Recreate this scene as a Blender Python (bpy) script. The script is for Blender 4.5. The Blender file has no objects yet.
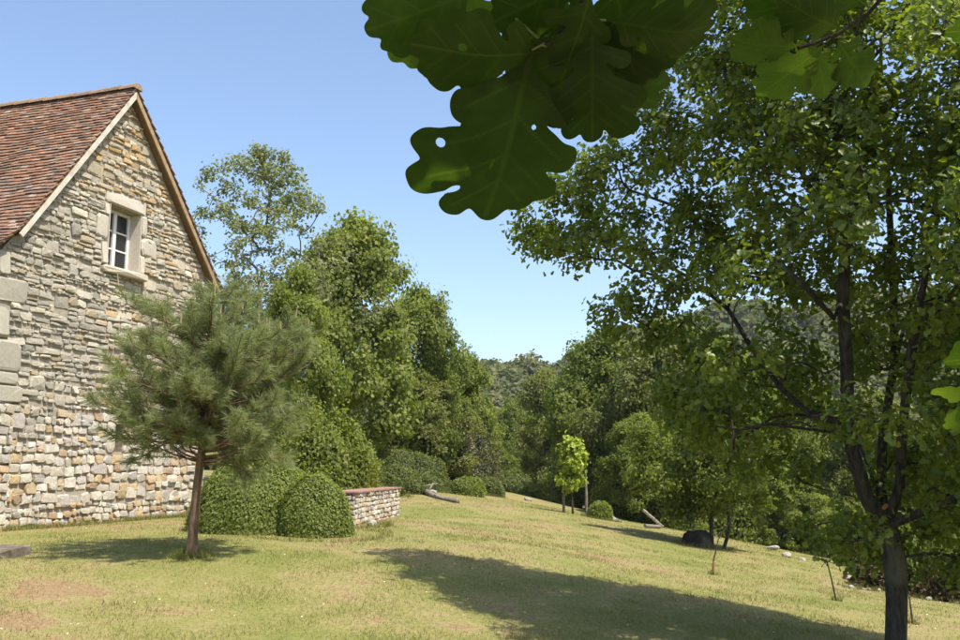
import bpy, bmesh, math, random
import numpy as np
from mathutils import Vector, Matrix

# ------------------------------------------------------------------ camera, sky, sun, exposure
sc = bpy.context.scene
C = sc.collection
EYE = 1.6
F = 960.0                       # focal length in pixels of the 960 px wide photograph
PITCH = math.atan((470 - 320) / F)
cam_data = bpy.data.cameras.new('camera')
cam_data.sensor_width = 36.0
cam_data.lens = 36.0 * F / 960.0
cam_data.clip_start = 0.05
cam_data.clip_end = 3000.0
cam = bpy.data.objects.new('camera', cam_data)
C.objects.link(cam)
cam.location = (0, 0, EYE)
cam.rotation_euler = (math.pi / 2 + PITCH, 0, 0)
sc.camera = cam

SUN_EL = math.radians(60)
SUN_AZ = math.atan2(0.78, -0.62)          # clockwise from +Y
SDIR = Vector((math.cos(SUN_EL) * math.sin(SUN_AZ), math.cos(SUN_EL) * math.cos(SUN_AZ), math.sin(SUN_EL)))
world = bpy.data.worlds.new('World')
sc.world = world
world.use_nodes = True
wn = world.node_tree.nodes
wl = world.node_tree.links
bg = wn['Background']
sky = wn.new('ShaderNodeTexSky')
sky.sky_type = 'NISHITA'
sky.sun_disc = False
sky.sun_elevation = SUN_EL
sky.sun_rotation = SUN_AZ
sky.altitude = 200
sky.air_density = 1.0
sky.dust_density = 1.6
sky.ozone_density = 1.6
wl.new(sky.outputs[0], bg.inputs[0])
bg.inputs[1].default_value = 0.145
sun_data = bpy.data.lights.new('sun', 'SUN')
sun_data.energy = 4.2
sun_data.angle = math.radians(0.55)
sun_data.color = (1.0, 0.95, 0.86)
sun = bpy.data.objects.new('sun', sun_data)
C.objects.link(sun)
sun.rotation_euler = SDIR.to_track_quat('Z', 'Y').to_euler()
sun.location = (20, -12, 40)
sc.view_settings.view_transform = 'Standard'
sc.view_settings.look = 'None'
sc.view_settings.exposure = 0.8
sc.view_settings.gamma = 1.0
sc.view_settings.use_curve_mapping = False
sc.render.engine = 'CYCLES'
sc.cycles.use_denoising = True
sc.cycles.max_bounces = 7
sc.cycles.diffuse_bounces = 3
sc.cycles.glossy_bounces = 2
sc.cycles.transmission_bounces = 4
sc.cycles.transparent_max_bounces = 4
sc.cycles.caustics_reflective = False
sc.cycles.caustics_refractive = False

# ------------------------------------------------------------------ helpers
rng = np.random.default_rng(7)
random.seed(7)
CP, SP = math.cos(PITCH), math.sin(PITCH)


def ray(x, y):
    """direction with Y = 1 through a pixel of the 960x640 photograph"""
    u = (x - 480) / F
    v = (320 - y) / F
    d = np.array([u, CP - v * SP, SP + v * CP])
    return d / d[1]


def at(x, y, depth):
    d = ray(x, y) * depth
    return np.array([d[0], d[1], d[2] + EYE])


def link(name, mesh, material=None, parent=None, kind=None):
    o = bpy.data.objects.new(name, mesh)
    C.objects.link(o)
    if material is not None and mesh is not None and not mesh.materials:
        mesh.materials.append(material)
    if parent is not None:
        o.parent = parent
    if kind:
        o['kind'] = kind
    return o


def tag(o, label, cat, group=None):
    o['label'] = label
    o['category'] = cat
    if group:
        o['group'] = group
    return o


def thing(name, label, cat, loc=(0, 0, 0), rotz=0.0, group=None):
    o = bpy.data.objects.new(name, None)
    C.objects.link(o)
    o.location = Vector([float(c) for c in loc])
    o.rotation_euler = (0, 0, rotz)
    o.empty_display_size = 0.2
    return tag(o, label, cat, group)


class MB:
    """collects vertices, faces and a colour per vertex; build() links them as one mesh object"""

    def __init__(self):
        self.v, self.f, self.c = [], [], []

    def add(self, vs, fs, col=None):
        n = len(self.v)
        self.v.extend([tuple(map(float, p)) for p in vs])
        self.f.extend([tuple(i + n for i in f) for f in fs])
        if col is None:
            col = (0.5, 0.5, 0.5)
        self.c.extend([(col[0], col[1], col[2], 1.0)] * len(vs))

    def box(self, lo, hi, M=None, col=None):
        x0, y0, z0 = lo
        x1, y1, z1 = hi
        vs = [(x0, y0, z0), (x1, y0, z0), (x1, y1, z0), (x0, y1, z0), (x0, y0, z1), (x1, y0, z1), (x1, y1, z1), (x0, y1, z1)]
        if M is not None:
            vs = [tuple(M @ Vector(p)) for p in vs]
        self.add(vs, [(0, 3, 2, 1), (4, 5, 6, 7), (0, 1, 5, 4), (1, 2, 6, 5), (2, 3, 7, 6), (3, 0, 4, 7)], col)

    def tube(self, pts, radii, sides=6, col=None, cap=True, wob=0.0):
        pts = [Vector([float(c) for c in p]) for p in pts]
        n = len(pts)
        vs, fs = [], []
        ref = None
        for i in range(n):
            t = (pts[min(i + 1, n - 1)] - pts[max(i - 1, 0)])
            if t.length < 1e-9:
                t = Vector((0, 0, 1))
            t.normalize()
            if ref is None:
                ref = Vector((1, 0, 0)) if abs(t.x) < 0.8 else Vector((0, 1, 0))
            a = (ref - t * ref.dot(t)).normalized()
            ref = a
            b = t.cross(a)
            for k in range(sides):
                th = 2 * math.pi * k / sides
                r = radii[i] * (1 + (wob * math.sin(3.1 * k + 1.7 * i + 5 * radii[0]) if wob else 0))
                vs.append(pts[i] + a * (r * math.cos(th)) + b * (r * math.sin(th)))
        for i in range(n - 1):
            for k in range(sides):
                k2 = (k + 1) % sides
                fs.append((i * sides + k, i * sides + k2, (i + 1) * sides + k2, (i + 1) * sides + k))
        if cap:
            fs.append(tuple(range(sides - 1, -1, -1)))
            fs.append(tuple((n - 1) * sides + k for k in range(sides)))
        self.add(vs, fs, col)

    def mesh(self, name, smooth=False):
        me = bpy.data.meshes.new(name)
        me.from_pydata(self.v, [], self.f)
        at_ = me.attributes.new('col', 'FLOAT_COLOR', 'POINT')
        at_.data.foreach_set('color', np.array(self.c, dtype=np.float32).ravel())
        if smooth:
            me.polygons.foreach_set('use_smooth', [True] * len(me.polygons))
        me.update()
        return me

    def build(self, name, material, parent=None, smooth=False, kind=None):
        return link(name, self.mesh(name, smooth), material, parent, kind)


def fast_mesh(name, verts, faces, tint=None, smooth=False):
    """verts (n,3) array, faces (m,k) array, tint per vertex"""
    me = bpy.data.meshes.new(name)
    n, (m, k) = len(verts), faces.shape
    me.vertices.add(n)
    me.vertices.foreach_set('co', np.ascontiguousarray(verts, dtype=np.float32).ravel())
    me.loops.add(m * k)
    me.loops.foreach_set('vertex_index', np.ascontiguousarray(faces, dtype=np.int32).ravel())
    me.polygons.add(m)
    me.polygons.foreach_set('loop_start', np.arange(0, m * k, k, dtype=np.int32))
    me.polygons.foreach_set('loop_total', np.full(m, k, dtype=np.int32))
    if smooth:
        me.polygons.foreach_set('use_smooth', np.ones(m, dtype=bool))
    if tint is not None:
        a = me.attributes.new('tint', 'FLOAT', 'POINT')
        a.data.foreach_set('value', np.ascontiguousarray(tint, dtype=np.float32))
    me.update(calc_edges=True)
    return me


def norm(a):
    return a / np.maximum(np.linalg.norm(a, axis=-1, keepdims=True), 1e-9)


# leaf outlines in (across, along, fold height); faces as quads
SHAPE_DIAMOND = (np.array([[0, 0, 0], [0.42, 0.5, 0.1], [0, 1, -0.06], [-0.42, 0.5, 0.1]]), np.array([[0, 1, 2, 3]]))
SHAPE_FOLD = (np.array([[0, 0, 0], [0.30, 0.35, 0.10], [0.26, 0.8, 0.08], [0, 1.0, -0.05], [-0.26, 0.8, 0.08], [-0.30, 0.35, 0.10]]),
              np.array([[0, 1, 2, 3], [0, 3, 4, 5]]))
SHAPE_OAK = (np.array([[0, 0, 0], [0.12, 0.12, 0.02], [0.27, 0.36, 0.08], [0.18, 0.5, 0.05], [0.36, 0.7, 0.09], [0.2, 0.92, 0.02], [0, 1.0, -0.06],
                       [-0.2, 0.92, 0.02], [-0.36, 0.7, 0.09], [-0.18, 0.5, 0.05], [-0.27, 0.36, 0.08], [-0.12, 0.12, 0.02], [0, 0.5, -0.02]]),
             np.array([[0, 1, 2, 3], [0, 3, 12, 0], [12, 3, 4, 5], [12, 5, 6, 12], [0, 9, 10, 11], [0, 12, 9, 0], [12, 7, 8, 9], [12, 6, 7, 12]]))


def leaves(name, P, nrm, size, tint, shape=SHAPE_FOLD, droop=0.25, seed=1):
    r = np.random.default_rng(seed)
    n = len(P)
    N = norm(nrm)
    d = r.normal(size=(n, 3))
    d[:, 2] -= droop * 2
    T = norm(d - N * np.sum(d * N, axis=1, keepdims=True))
    B = np.cross(T, N)
    sv, sf = shape
    k = len(sv)
    V = (P[:, None, :] + size[:, None, None] * (sv[None, :, 0:1] * B[:, None, :] + sv[None, :, 1:2] * T[:, None, :] + sv[None, :, 2:3] * N[:, None, :])).reshape(-1, 3)
    if shape is SHAPE_OAK:      # mixed triangles: write as triangles
        tri = []
        for q in sf:
            q = list(dict.fromkeys(q.tolist()))
            for j in range(1, len(q) - 1):
                tri.append([q[0], q[j], q[j + 1]])
        sf = np.array(tri)
    Fc = (np.arange(n)[:, None, None] * k + sf[None]).reshape(-1, sf.shape[1])
    return fast_mesh(name, V, Fc, np.repeat(tint, k))


# ------------------------------------------------------------------ materials
def new_mat(name):
    m = bpy.data.materials.new(name)
    m.use_nodes = True
    nt = m.node_tree
    return m, nt, nt.nodes['Principled BSDF'], nt.nodes['Material Output']


def node(nt, t, **kw):
    n = nt.nodes.new(t)
    for k, v in kw.items():
        setattr(n, k, v)
    return n


def ramp(nt, stops, interp='LINEAR'):
    n = nt.nodes.new('ShaderNodeValToRGB')
    cr = n.color_ramp
    cr.interpolation = interp
    while len(cr.elements) < len(stops):
        cr.elements.new(0.5)
    for e, (p, c) in zip(cr.elements, stops):
        e.position = p
        e.color = (c[0], c[1], c[2], 1)
    return n


def mixc(nt, fac, a, b, mode='MIX'):
    n = nt.nodes.new('ShaderNodeMix')
    n.data_type = 'RGBA'
    n.blend_type = mode
    for sock, val in ((n.inputs[0], fac), (n.inputs[6], a), (n.inputs[7], b)):
        if hasattr(val, 'links'):
            nt.links.new(val, sock)
        elif isinstance(val, (int, float)):
            sock.default_value = val
        else:
            sock.default_value = (val[0], val[1], val[2], 1)
    return n.outputs[2]


def noise(nt, vec, scale, detail=4, rough=0.55):
    n = nt.nodes.new('ShaderNodeTexNoise')
    n.inputs['Scale'].default_value = scale
    n.inputs['Detail'].default_value = detail
    n.inputs['Roughness'].default_value = rough
    if vec is not None:
        nt.links.new(vec, n.inputs['Vector'])
    return n


def pos(nt):
    return nt.nodes.new('ShaderNodeNewGeometry').outputs['Position']


def leaf_mat(name, stops, transl=0.38, rough=0.45, spec=0.35):
    m, nt, p, out = new_mat(name)
    a = node(nt, 'ShaderNodeAttribute', attribute_name='tint')
    rp = ramp(nt, stops)
    nt.links.new(a.outputs['Fac'], rp.inputs[0])
    nt.links.new(rp.outputs[0], p.inputs['Base Color'])
    p.inputs['Roughness'].default_value = rough
    p.inputs['Specular IOR Level'].default_value = spec
    tr = node(nt, 'ShaderNodeBsdfTranslucent')
    hs = mixc(nt, 1.0, rp.outputs[0], (1.5, 1.6, 0.55), 'MULTIPLY')
    nt.links.new(hs, tr.inputs['Color'])
    mx = node(nt, 'ShaderNodeMixShader')
    mx.inputs[0].default_value = transl
    nt.links.new(p.outputs[0], mx.inputs[1])
    nt.links.new(tr.outputs[0], mx.inputs[2])
    nt.links.new(mx.outputs[0], out.inputs['Surface'])
    return m


def bark_mat(name, c0, c1, scale=12.0, strength=0.6):
    m, nt, p, out = new_mat(name)
    tc = node(nt, 'ShaderNodeTexCoord')
    mp = node(nt, 'ShaderNodeMapping')
    mp.inputs['Scale'].default_value = (1, 1, 0.25)
    nt.links.new(tc.outputs['Object'], mp.inputs[0])
    n1 = noise(nt, mp.outputs[0], scale, 6, 0.65)
    n2 = noise(nt, tc.outputs['Object'], 2.3, 3)
    rp = ramp(nt, [(0.35, c0), (0.68, c1)])
    nt.links.new(n1.outputs[0], rp.inputs[0])
    lich = ramp(nt, [(0.55, (0, 0, 0)), (0.7, (1, 1, 1))])
    nt.links.new(n2.outputs[0], lich.inputs[0])
    col = mixc(nt, lich.outputs[0], rp.outputs[0], mixc(nt, 0.5, rp.outputs[0], (0.17, 0.17, 0.11)))
    nt.links.new(col, p.inputs['Base Color'])
    p.inputs['Roughness'].default_value = 0.9
    b = node(nt, 'ShaderNodeBump')
    b.inputs['Strength'].default_value = strength
    b.inputs['Distance'].default_value = 0.045
    nt.links.new(n1.outputs[0], b.inputs['Height'])
    nt.links.new(b.outputs[0], p.inputs['Normal'])
    return m


def attr_mat(name, nscale=18.0, amount=0.5, bump=0.4, rough=0.9, dist=0.01, spots=None):
    """colour from the 'col' attribute, broken up with noise"""
    m, nt, p, out = new_mat(name)
    a = node(nt, 'ShaderNodeAttribute', attribute_name='col')
    ps = pos(nt)
    n1 = noise(nt, ps, nscale, 6, 0.65)
    n2 = noise(nt, ps, nscale * 0.17, 3)
    rp = ramp(nt, [(0.25, (1 - amount, 1 - amount, 1 - amount)), (0.72, (1 + amount * 0.45,) * 3)])
    nt.links.new(n1.outputs[0], rp.inputs[0])
    c = mixc(nt, 1.0, a.outputs['Color'], rp.outputs[0], 'MULTIPLY')
    if spots is not None:
        r2 = ramp(nt, [(0.52, (0, 0, 0)), (0.72, (0.6, 0.6, 0.6))])
        nt.links.new(n2.outputs[0], r2.inputs[0])
        c = mixc(nt, r2.outputs[0], c, spots)
    nt.links.new(c, p.inputs['Base Color'])
    p.inputs['Roughness'].default_value = rough
    p.inputs['Specular IOR Level'].default_value = 0.25
    b = node(nt, 'ShaderNodeBump')
    b.inputs['Strength'].default_value = bump
    b.inputs['Distance'].default_value = dist
    nt.links.new(n1.outputs[0], b.inputs['Height'])
    nt.links.new(b.outputs[0], p.inputs['Normal'])
    return m


def plain_mat(name, col, rough=0.6, var=0.2, scale=8.0, metallic=0.0):
    m, nt, p, out = new_mat(name)
    n1 = noise(nt, pos(nt), scale, 5, 0.6)
    rp = ramp(nt, [(0.3, tuple(c * (1 - var) for c in col)), (0.7, tuple(min(1, c * (1 + var * 0.5)) for c in col))])
    nt.links.new(n1.outputs[0], rp.inputs[0])
    nt.links.new(rp.outputs[0], p.inputs['Base Color'])
    p.inputs['Roughness'].default_value = rough
    p.inputs['Metallic'].default_value = metallic
    return m


M = {}
M['stone'] = attr_mat('rubble_stone', 26, 0.42, 0.5, 0.92, 0.012, spots=(0.31, 0.28, 0.215))
M['dressed'] = attr_mat('dressed_limestone', 20, 0.22, 0.25, 0.9, 0.006)
M['mortar'] = plain_mat('lime_mortar', (0.34, 0.285, 0.21), 0.95, 0.35, 14)
M['tile'] = attr_mat('clay_tile', 30, 0.5, 0.3, 0.85, 0.006, spots=(0.16, 0.13, 0.10))
M['ridge'] = attr_mat('ridge_clay', 20, 0.4, 0.4, 0.9, 0.01)
M['board'] = plain_mat('cream_painted_board', (0.58, 0.52, 0.42), 0.75, 0.3, 5)
M['tan_board'] = plain_mat('tan_stained_board', (0.33, 0.23, 0.12), 0.75, 0.4, 6)
M['soffit'] = plain_mat('brown_soffit_timber', (0.20, 0.115, 0.05), 0.8, 0.35, 15)
M['frame'] = plain_mat('white_window_paint', (0.72, 0.70, 0.66), 0.5, 0.06, 9)
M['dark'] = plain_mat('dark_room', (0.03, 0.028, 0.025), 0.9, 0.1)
g_, nt_, p_, o_ = new_mat('window_glass')
p_.inputs['Base Color'].default_value = (0.02, 0.022, 0.024, 1)
p_.inputs['Roughness'].default_value = 0.06
p_.inputs['IOR'].default_value = 1.5
M['glass'] = g_
M['oak_bark'] = bark_mat('oak_bark', (0.010, 0.008, 0.006), (0.085, 0.070, 0.052), 22, 1.0)
M['pine_bark'] = bark_mat('pine_bark', (0.085, 0.05, 0.03), (0.25, 0.155, 0.09), 18, 0.8)
M['grey_bark'] = bark_mat('grey_bark', (0.10, 0.08, 0.06), (0.24, 0.20, 0.155), 14)
M['old_wood'] = bark_mat('weathered_wood', (0.10, 0.08, 0.055), (0.30, 0.26, 0.20), 20)
M['stump_bark'] = bark_mat('stump_bark', (0.010, 0.007, 0.005), (0.034, 0.024, 0.016), 14)
M['petiole'] = plain_mat('leaf_stalk', (0.20, 0.21, 0.07), 0.6, 0.2)
M['orange_spot'] = plain_mat('orange_spot_wood', (0.30, 0.15, 0.05), 0.8, 0.5, 30)
M['oak_leaf'] = leaf_mat('oak_leaf', [(0.0, (0.068, 0.098, 0.014)), (0.5, (0.138, 0.178, 0.026)), (1.0, (0.220, 0.255, 0.050))], 0.46, 0.42, 0.4)
M['dense_leaf'] = leaf_mat('dense_leaf', [(0.0, (0.090, 0.116, 0.024)), (0.5, (0.165, 0.196, 0.040)), (1.0, (0.25, 0.275, 0.075))], 0.48, 0.55, 0.25)
M['light_leaf'] = leaf_mat('light_leaf', [(0.0, (0.115, 0.145, 0.028)), (0.5, (0.195, 0.226, 0.050)), (1.0, (0.28, 0.295, 0.09))], 0.48, 0.55, 0.25)
M['airy_leaf'] = leaf_mat('airy_leaf', [(0.0, (0.13, 0.150, 0.065)), (0.5, (0.21, 0.228, 0.105)), (1.0, (0.30, 0.305, 0.16))], 0.46, 0.55, 0.3)
M['lime_leaf'] = leaf_mat('lime_leaf', [(0.0, (0.20, 0.25, 0.03)), (0.5, (0.33, 0.39, 0.05)), (1.0, (0.45, 0.48, 0.10))], 0.38)
M['hedge_leaf'] = leaf_mat('hedge_leaf', [(0.0, (0.105, 0.140, 0.028)), (0.5, (0.190, 0.225, 0.050)), (1.0, (0.28, 0.30, 0.09))], 0.40, 0.55, 0.25)
M['juniper'] = leaf_mat('juniper_leaf', [(0.0, (0.085, 0.105, 0.032)), (0.5, (0.150, 0.172, 0.052)), (1.0, (0.22, 0.24, 0.09))], 0.34, 0.6, 0.2)
M['mid_leaf'] = leaf_mat('mid_leaf', [(0.0, (0.098, 0.130, 0.028)), (0.5, (0.175, 0.212, 0.046)), (1.0, (0.26, 0.285, 0.085))], 0.48, 0.55, 0.25)
M['olive_leaf'] = leaf_mat('olive_leaf', [(0.0, (0.110, 0.122, 0.036)), (0.5, (0.185, 0.198, 0.062)), (1.0, (0.27, 0.275, 0.105))], 0.46, 0.6, 0.25)
M['brush'] = leaf_mat('dry_brush', [(0.0, (0.045, 0.034, 0.018)), (0.5, (0.095, 0.068, 0.036)), (1.0, (0.19, 0.15, 0.09))], 0.15, 0.8, 0.2)
M['bronze_leaf'] = leaf_mat('bronze_leaf', [(0.0, (0.10, 0.09, 0.04)), (0.5, (0.15, 0.145, 0.065)), (1.0, (0.20, 0.20, 0.09))], 0.3)
M['needle'] = leaf_mat('pine_needle', [(0.0, (0.130, 0.152, 0.066)), (0.5, (0.225, 0.250, 0.118)), (1.0, (0.33, 0.345, 0.19))], 0.42, 0.5, 0.4)
M['candle'] = plain_mat('pine_shoot', (0.36, 0.27, 0.15), 0.8, 0.2)
M['hill_leaf'] = leaf_mat('hill_leaf', [(0.0, (0.085, 0.102, 0.034)), (0.5, (0.135, 0.145, 0.050)), (1.0, (0.20, 0.185, 0.075))], 0.3, 0.7, 0.2)
M['dark_core'] = plain_mat('shaded_shrub_core', (0.030, 0.040, 0.016), 0.95, 0.5, 10)  # near-black green: the shade inside the shrubs put into the colour


# near oak leaf: veins from the leaf's own coordinates, stored as uv
def near_leaf_mat():
    m, nt, p, out = new_mat('broad_oak_leaf')
    va = node(nt, 'ShaderNodeAttribute', attribute_name='vein')
    vein = va.outputs['Fac']

    def mth(op, a, b=None):
        n = node(nt, 'ShaderNodeMath', operation=op)
        for i, v in enumerate((a, b)):
            if v is None:
                continue
            if hasattr(v, 'links'):
                nt.links.new(v, n.inputs[i])
            else:
                n.inputs[i].default_value = v
        return n.outputs[0]
    n1 = noise(nt, pos(nt), 60, 4)
    a = node(nt, 'ShaderNodeAttribute', attribute_name='tint')
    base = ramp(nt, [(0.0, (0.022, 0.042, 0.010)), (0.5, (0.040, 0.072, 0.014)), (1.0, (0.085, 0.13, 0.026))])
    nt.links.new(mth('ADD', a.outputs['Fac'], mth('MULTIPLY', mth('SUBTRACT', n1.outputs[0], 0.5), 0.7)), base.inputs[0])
    col = mixc(nt, mth('MULTIPLY', vein, 0.38), base.outputs[0], (0.15, 0.19, 0.06))
    nt.links.new(col, p.inputs['Base Color'])
    p.inputs['Roughness'].default_value = 0.5
    b = node(nt, 'ShaderNodeBump')
    b.inputs['Strength'].default_value = 0.35
    b.inputs['Distance'].default_value = 0.002
    nt.links.new(vein, b.inputs['Height'])
    nt.links.new(b.outputs[0], p.inputs['Normal'])
    tr = node(nt, 'ShaderNodeBsdfTranslucent')
    nt.links.new(mixc(nt, 1.0, col, (2.0, 2.0, 0.45), 'MULTIPLY'), tr.inputs['Color'])
    mx = node(nt, 'ShaderNodeMixShader')
    mx.inputs[0].default_value = 0.5
    nt.links.new(p.outputs[0], mx.inputs[1])
    nt.links.new(tr.outputs[0], mx.inputs[2])
    nt.links.new(mx.outputs[0], out.inputs['Surface'])
    return m


M['near_leaf'] = near_leaf_mat()


def lawn_colour(nt):
    ps = pos(nt)
    big = noise(nt, ps, 0.35, 5, 0.6)
    mid = noise(nt, ps, 1.6, 5, 0.65)
    fine = noise(nt, ps, 22, 5, 0.7)
    add = node(nt, 'ShaderNodeMath', operation='ADD')
    mul = node(nt, 'ShaderNodeMath', operation='MULTIPLY')
    mul.inputs[1].default_value = 0.75
    nt.links.new(mid.outputs[0], mul.inputs[0])
    nt.links.new(big.outputs[0], add.inputs[0])
    nt.links.new(mul.outputs[0], add.inputs[1])
    rp = ramp(nt, [(0.66, (0.178, 0.190, 0.052)), (0.86, (0.240, 0.220, 0.080)), (1.03, (0.295, 0.240, 0.112)), (1.15, (0.28, 0.195, 0.105))])
    mr = node(nt, 'ShaderNodeMapRange')
    mr.inputs['From Max'].default_value = 1.2
    nt.links.new(add.outputs[0], mr.inputs[0])
    for e in rp.color_ramp.elements:
        e.position = min(1.0, e.position / 1.2)
    nt.links.new(mr.outputs[0], rp.inputs[0])
    fr = ramp(nt, [(0.3, (0.62, 0.66, 0.55)), (0.7, (1.2, 1.15, 1.15))])
    nt.links.new(fine.outputs[0], fr.inputs[0])
    return mixc(nt, 1.0, rp.outputs[0], fr.outputs[0], 'MULTIPLY'), fine, ps


m_, nt_, p_, o_ = new_mat('dry_lawn')
c_, fine_, ps_ = lawn_colour(nt_)
sepd = node(nt_, 'ShaderNodeSeparateXYZ')
nt_.links.new(ps_, sepd.inputs[0])
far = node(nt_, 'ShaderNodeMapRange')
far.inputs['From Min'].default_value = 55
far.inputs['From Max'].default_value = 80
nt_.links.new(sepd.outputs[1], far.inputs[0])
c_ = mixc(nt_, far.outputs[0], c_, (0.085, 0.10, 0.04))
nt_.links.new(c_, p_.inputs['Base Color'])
p_.inputs['Roughness'].default_value = 0.95
p_.inputs['Specular IOR Level'].default_value = 0.1
b_ = node(nt_, 'ShaderNodeBump')
b_.inputs['Strength'].default_value = 0.5
b_.inputs['Distance'].default_value = 0.03
nt_.links.new(fine_.outputs[0], b_.inputs['Height'])
nt_.links.new(b_.outputs[0], p_.inputs['Normal'])
M['lawn'] = m_
m_, nt_, p_, o_ = new_mat('grass_blade')
c_, fine_, ps_ = lawn_colour(nt_)
a_ = node(nt_, 'ShaderNodeAttribute', attribute_name='tint')
r_ = ramp(nt_, [(0.0, (0.75, 0.9, 0.65)), (0.5, (1.05, 1.1, 0.9)), (0.9, (1.4, 1.3, 1.15)), (1.0, (1.6, 1.45, 1.35))])
nt_.links.new(a_.outputs['Fac'], r_.inputs[0])
c_ = mixc(nt_, 1.0, c_, r_.outputs[0], 'MULTIPLY')
nt_.links.new(c_, p_.inputs['Base Color'])
p_.inputs['Roughness'].default_value = 0.8
p_.inputs['Specular IOR Level'].default_value = 0.15
t_ = node(nt_, 'ShaderNodeBsdfTranslucent')
nt_.links.new(c_, t_.inputs['Color'])
x_ = node(nt_, 'ShaderNodeMixShader')
x_.inputs[0].default_value = 0.3
nt_.links.new(p_.outputs[0], x_.inputs[1])
nt_.links.new(t_.outputs[0], x_.inputs[2])
nt_.links.new(x_.outputs[0], o_.inputs['Surface'])
M['grass'] = m_

# ------------------------------------------------------------------ ground: one sheet, height from control points
ctrl = [(0, 0, 0), (-6, 0, 0.2), (6, 0, -0.3), (0, -15, 0), (-15, -10, 0.5), (15, -10, -0.9), (-22, 14, 0.75), (-14, 24, 0.6), (-30, 40, 1.6),
        (24, 16, -2.6), (28, 33, -4.4), (42, 52, -9), (17, 52, -4.2), (-2, 70, -1.2), (-25, 75, 1.5), (0, 110, -5), (55, 100, -11), (-70, 100, 3), (70, 40, -10), (-60, 20, 3)]
for x, y, d in [(191, 556, 12.6), (0, 533, 15.7), (186, 516, 21), (280, 539, 15.0), (345, 536, 15.8), (376, 523, 18.5), (500, 541, 15.5), (500, 491, 42),
                (450, 502, 28), (600, 517, 36), (600, 561, 16), (700, 547, 24), (760, 554, 24), (774, 549, 29), (800, 561, 25), (650, 525, 32), (850, 587, 19), (955, 607, 16.5), (895, 668, 9.5),
                (480, 640, 9.4), (100, 640, 8.6)]:
    ctrl.append(tuple(at(x, y, d)))
ctrl = np.array(ctrl)


def tps_k(r2):
    return 0.5 * r2 * np.log(r2 + 1e-9)


_n = len(ctrl)
K = tps_k(((ctrl[:, None, :2] - ctrl[None, :, :2]) ** 2).sum(-1)) + np.eye(_n) * 1.0
Pm = np.c_[np.ones(_n), ctrl[:, :2]]
A = np.zeros((_n + 3, _n + 3))
A[:_n, :_n] = K
A[:_n, _n:] = Pm
A[_n:, :_n] = Pm.T
W_ = np.linalg.solve(A, np.r_[ctrl[:, 2], 0, 0, 0])


def sstep(a, b, x):
    t = np.clip((x - a) / (b - a), 0, 1)
    return t * t * (3 - 2 * t)


def ground_z(X, Y):
    X = np.asarray(X, float)
    Y = np.asarray(Y, float)
    sh = X.shape
    q = np.c_[X.ravel(), Y.ravel()]
    near = np.clip(q, [-80, -20], [80, 125])
    z = tps_k(((near[:, None, :] - ctrl[None, :, :2]) ** 2).sum(-1)) @ W_[:_n] + np.c_[np.ones(len(q)), near] @ W_[_n:]
    r = np.hypot(q[:, 0], q[:, 1])
    k = sstep(85, 125, r)
    az = np.degrees(np.arctan2(q[:, 0], q[:, 1]))
    crest = 25.5 + 15.0 * sstep(2, 14, az) + 1.2 * np.sin(az * 0.9) + 6 * sstep(16, 40, az) + 0.7 * np.sin(az * 2.3 + 1)
    hill = -7 + (crest + 7) * sstep(120, 265, r) - 0.0 * r
    hill = np.where(q[:, 1] < 0, -7, hill)
    z = z * (1 - k) + hill * k
    # small unevenness of a mown field
    z = z + 0.018 * np.sin(q[:, 0] * 1.3 + 0.7 * np.sin(q[:, 1] * 0.6)) * np.sin(q[:, 1] * 0.9 + 1.0)
    return z.reshape(sh)


def gz(x, y):
    return float(ground_z(np.array([x]), np.array([y]))[0])


def hit(px, py):
    """where a pixel's ray meets the ground"""
    d = ray(px, py)
    t = np.concatenate([np.linspace(3, 80, 1500)])
    zz = EYE + d[2] * t - ground_z(d[0] * t, t)
    i = np.argmax(zz < 0)
    if zz[i] >= 0:
        i = len(t) - 1
    return np.array([d[0] * t[i], t[i], gz(d[0] * t[i], t[i])])


def on_ground(px, depth, dz=0.0):
    d = (px - 480) / F
    X = d * depth * 1.0
    return np.array([X, depth, gz(X, depth) + dz])


gx = np.concatenate([-np.geomspace(900, 26, 40), np.linspace(-25, 25, 130), np.geomspace(26, 900, 40)])
gy = np.concatenate([-np.geomspace(500, 21, 16), np.linspace(-20, 5, 20), np.linspace(5.3, 60, 170), np.geomspace(61, 1500, 60)])
GX, GY = np.meshgrid(gx, gy)
GZ = ground_z(GX, GY)
nx, ny = len(gx), len(gy)
ii = (np.arange(ny - 1)[:, None] * nx + np.arange(nx - 1)[None]).ravel()
gm = fast_mesh('ground', np.c_[GX.ravel(), GY.ravel(), GZ.ravel()], np.c_[ii, ii + 1, ii + nx + 1, ii + nx], smooth=True)
go = link('ground', gm, M['lawn'])
go['kind'] = 'structure'
go['label'] = 'sloping dry mown lawn falling away to the wooded valley'

# ------------------------------------------------------------------ stone house
PL = at(13, 228, 16.0)
dR = ray(214, 290)
PR = dR * ((PL[2] - EYE) / dR[2])
PR[2] += EYE
gdir = (PR - PL)[:2]
GW = float(np.hypot(*gdir))
gdir = gdir / GW
HROT = math.atan2(gdir[1], gdir[0])
HB = gz(PL[0], PL[1]) - 0.35                # foot of the walls, under the turf
house = thing('stone_house', 'rubble limestone house gable with steep red tiled roof and small window', 'house', (PL[0], PL[1], HB), HROT)
# house frame: x along the gable (away from the viewer), y inwards (to the left), z up; outward face of gable is y = 0
nrm2 = np.array([gdir[1], -gdir[0]])


def wall_xz(px, py, off=0.0):
    """gable coordinates of a pixel on the plane y = -off"""
    d = ray(px, py)
    o = PL[:2] + nrm2 * off
    t = (nrm2 @ o) / (nrm2 @ d[:2])
    p = d * t
    return float((p[:2] - PL[:2]) @ gdir), float(p[2] + EYE - HB)


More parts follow.
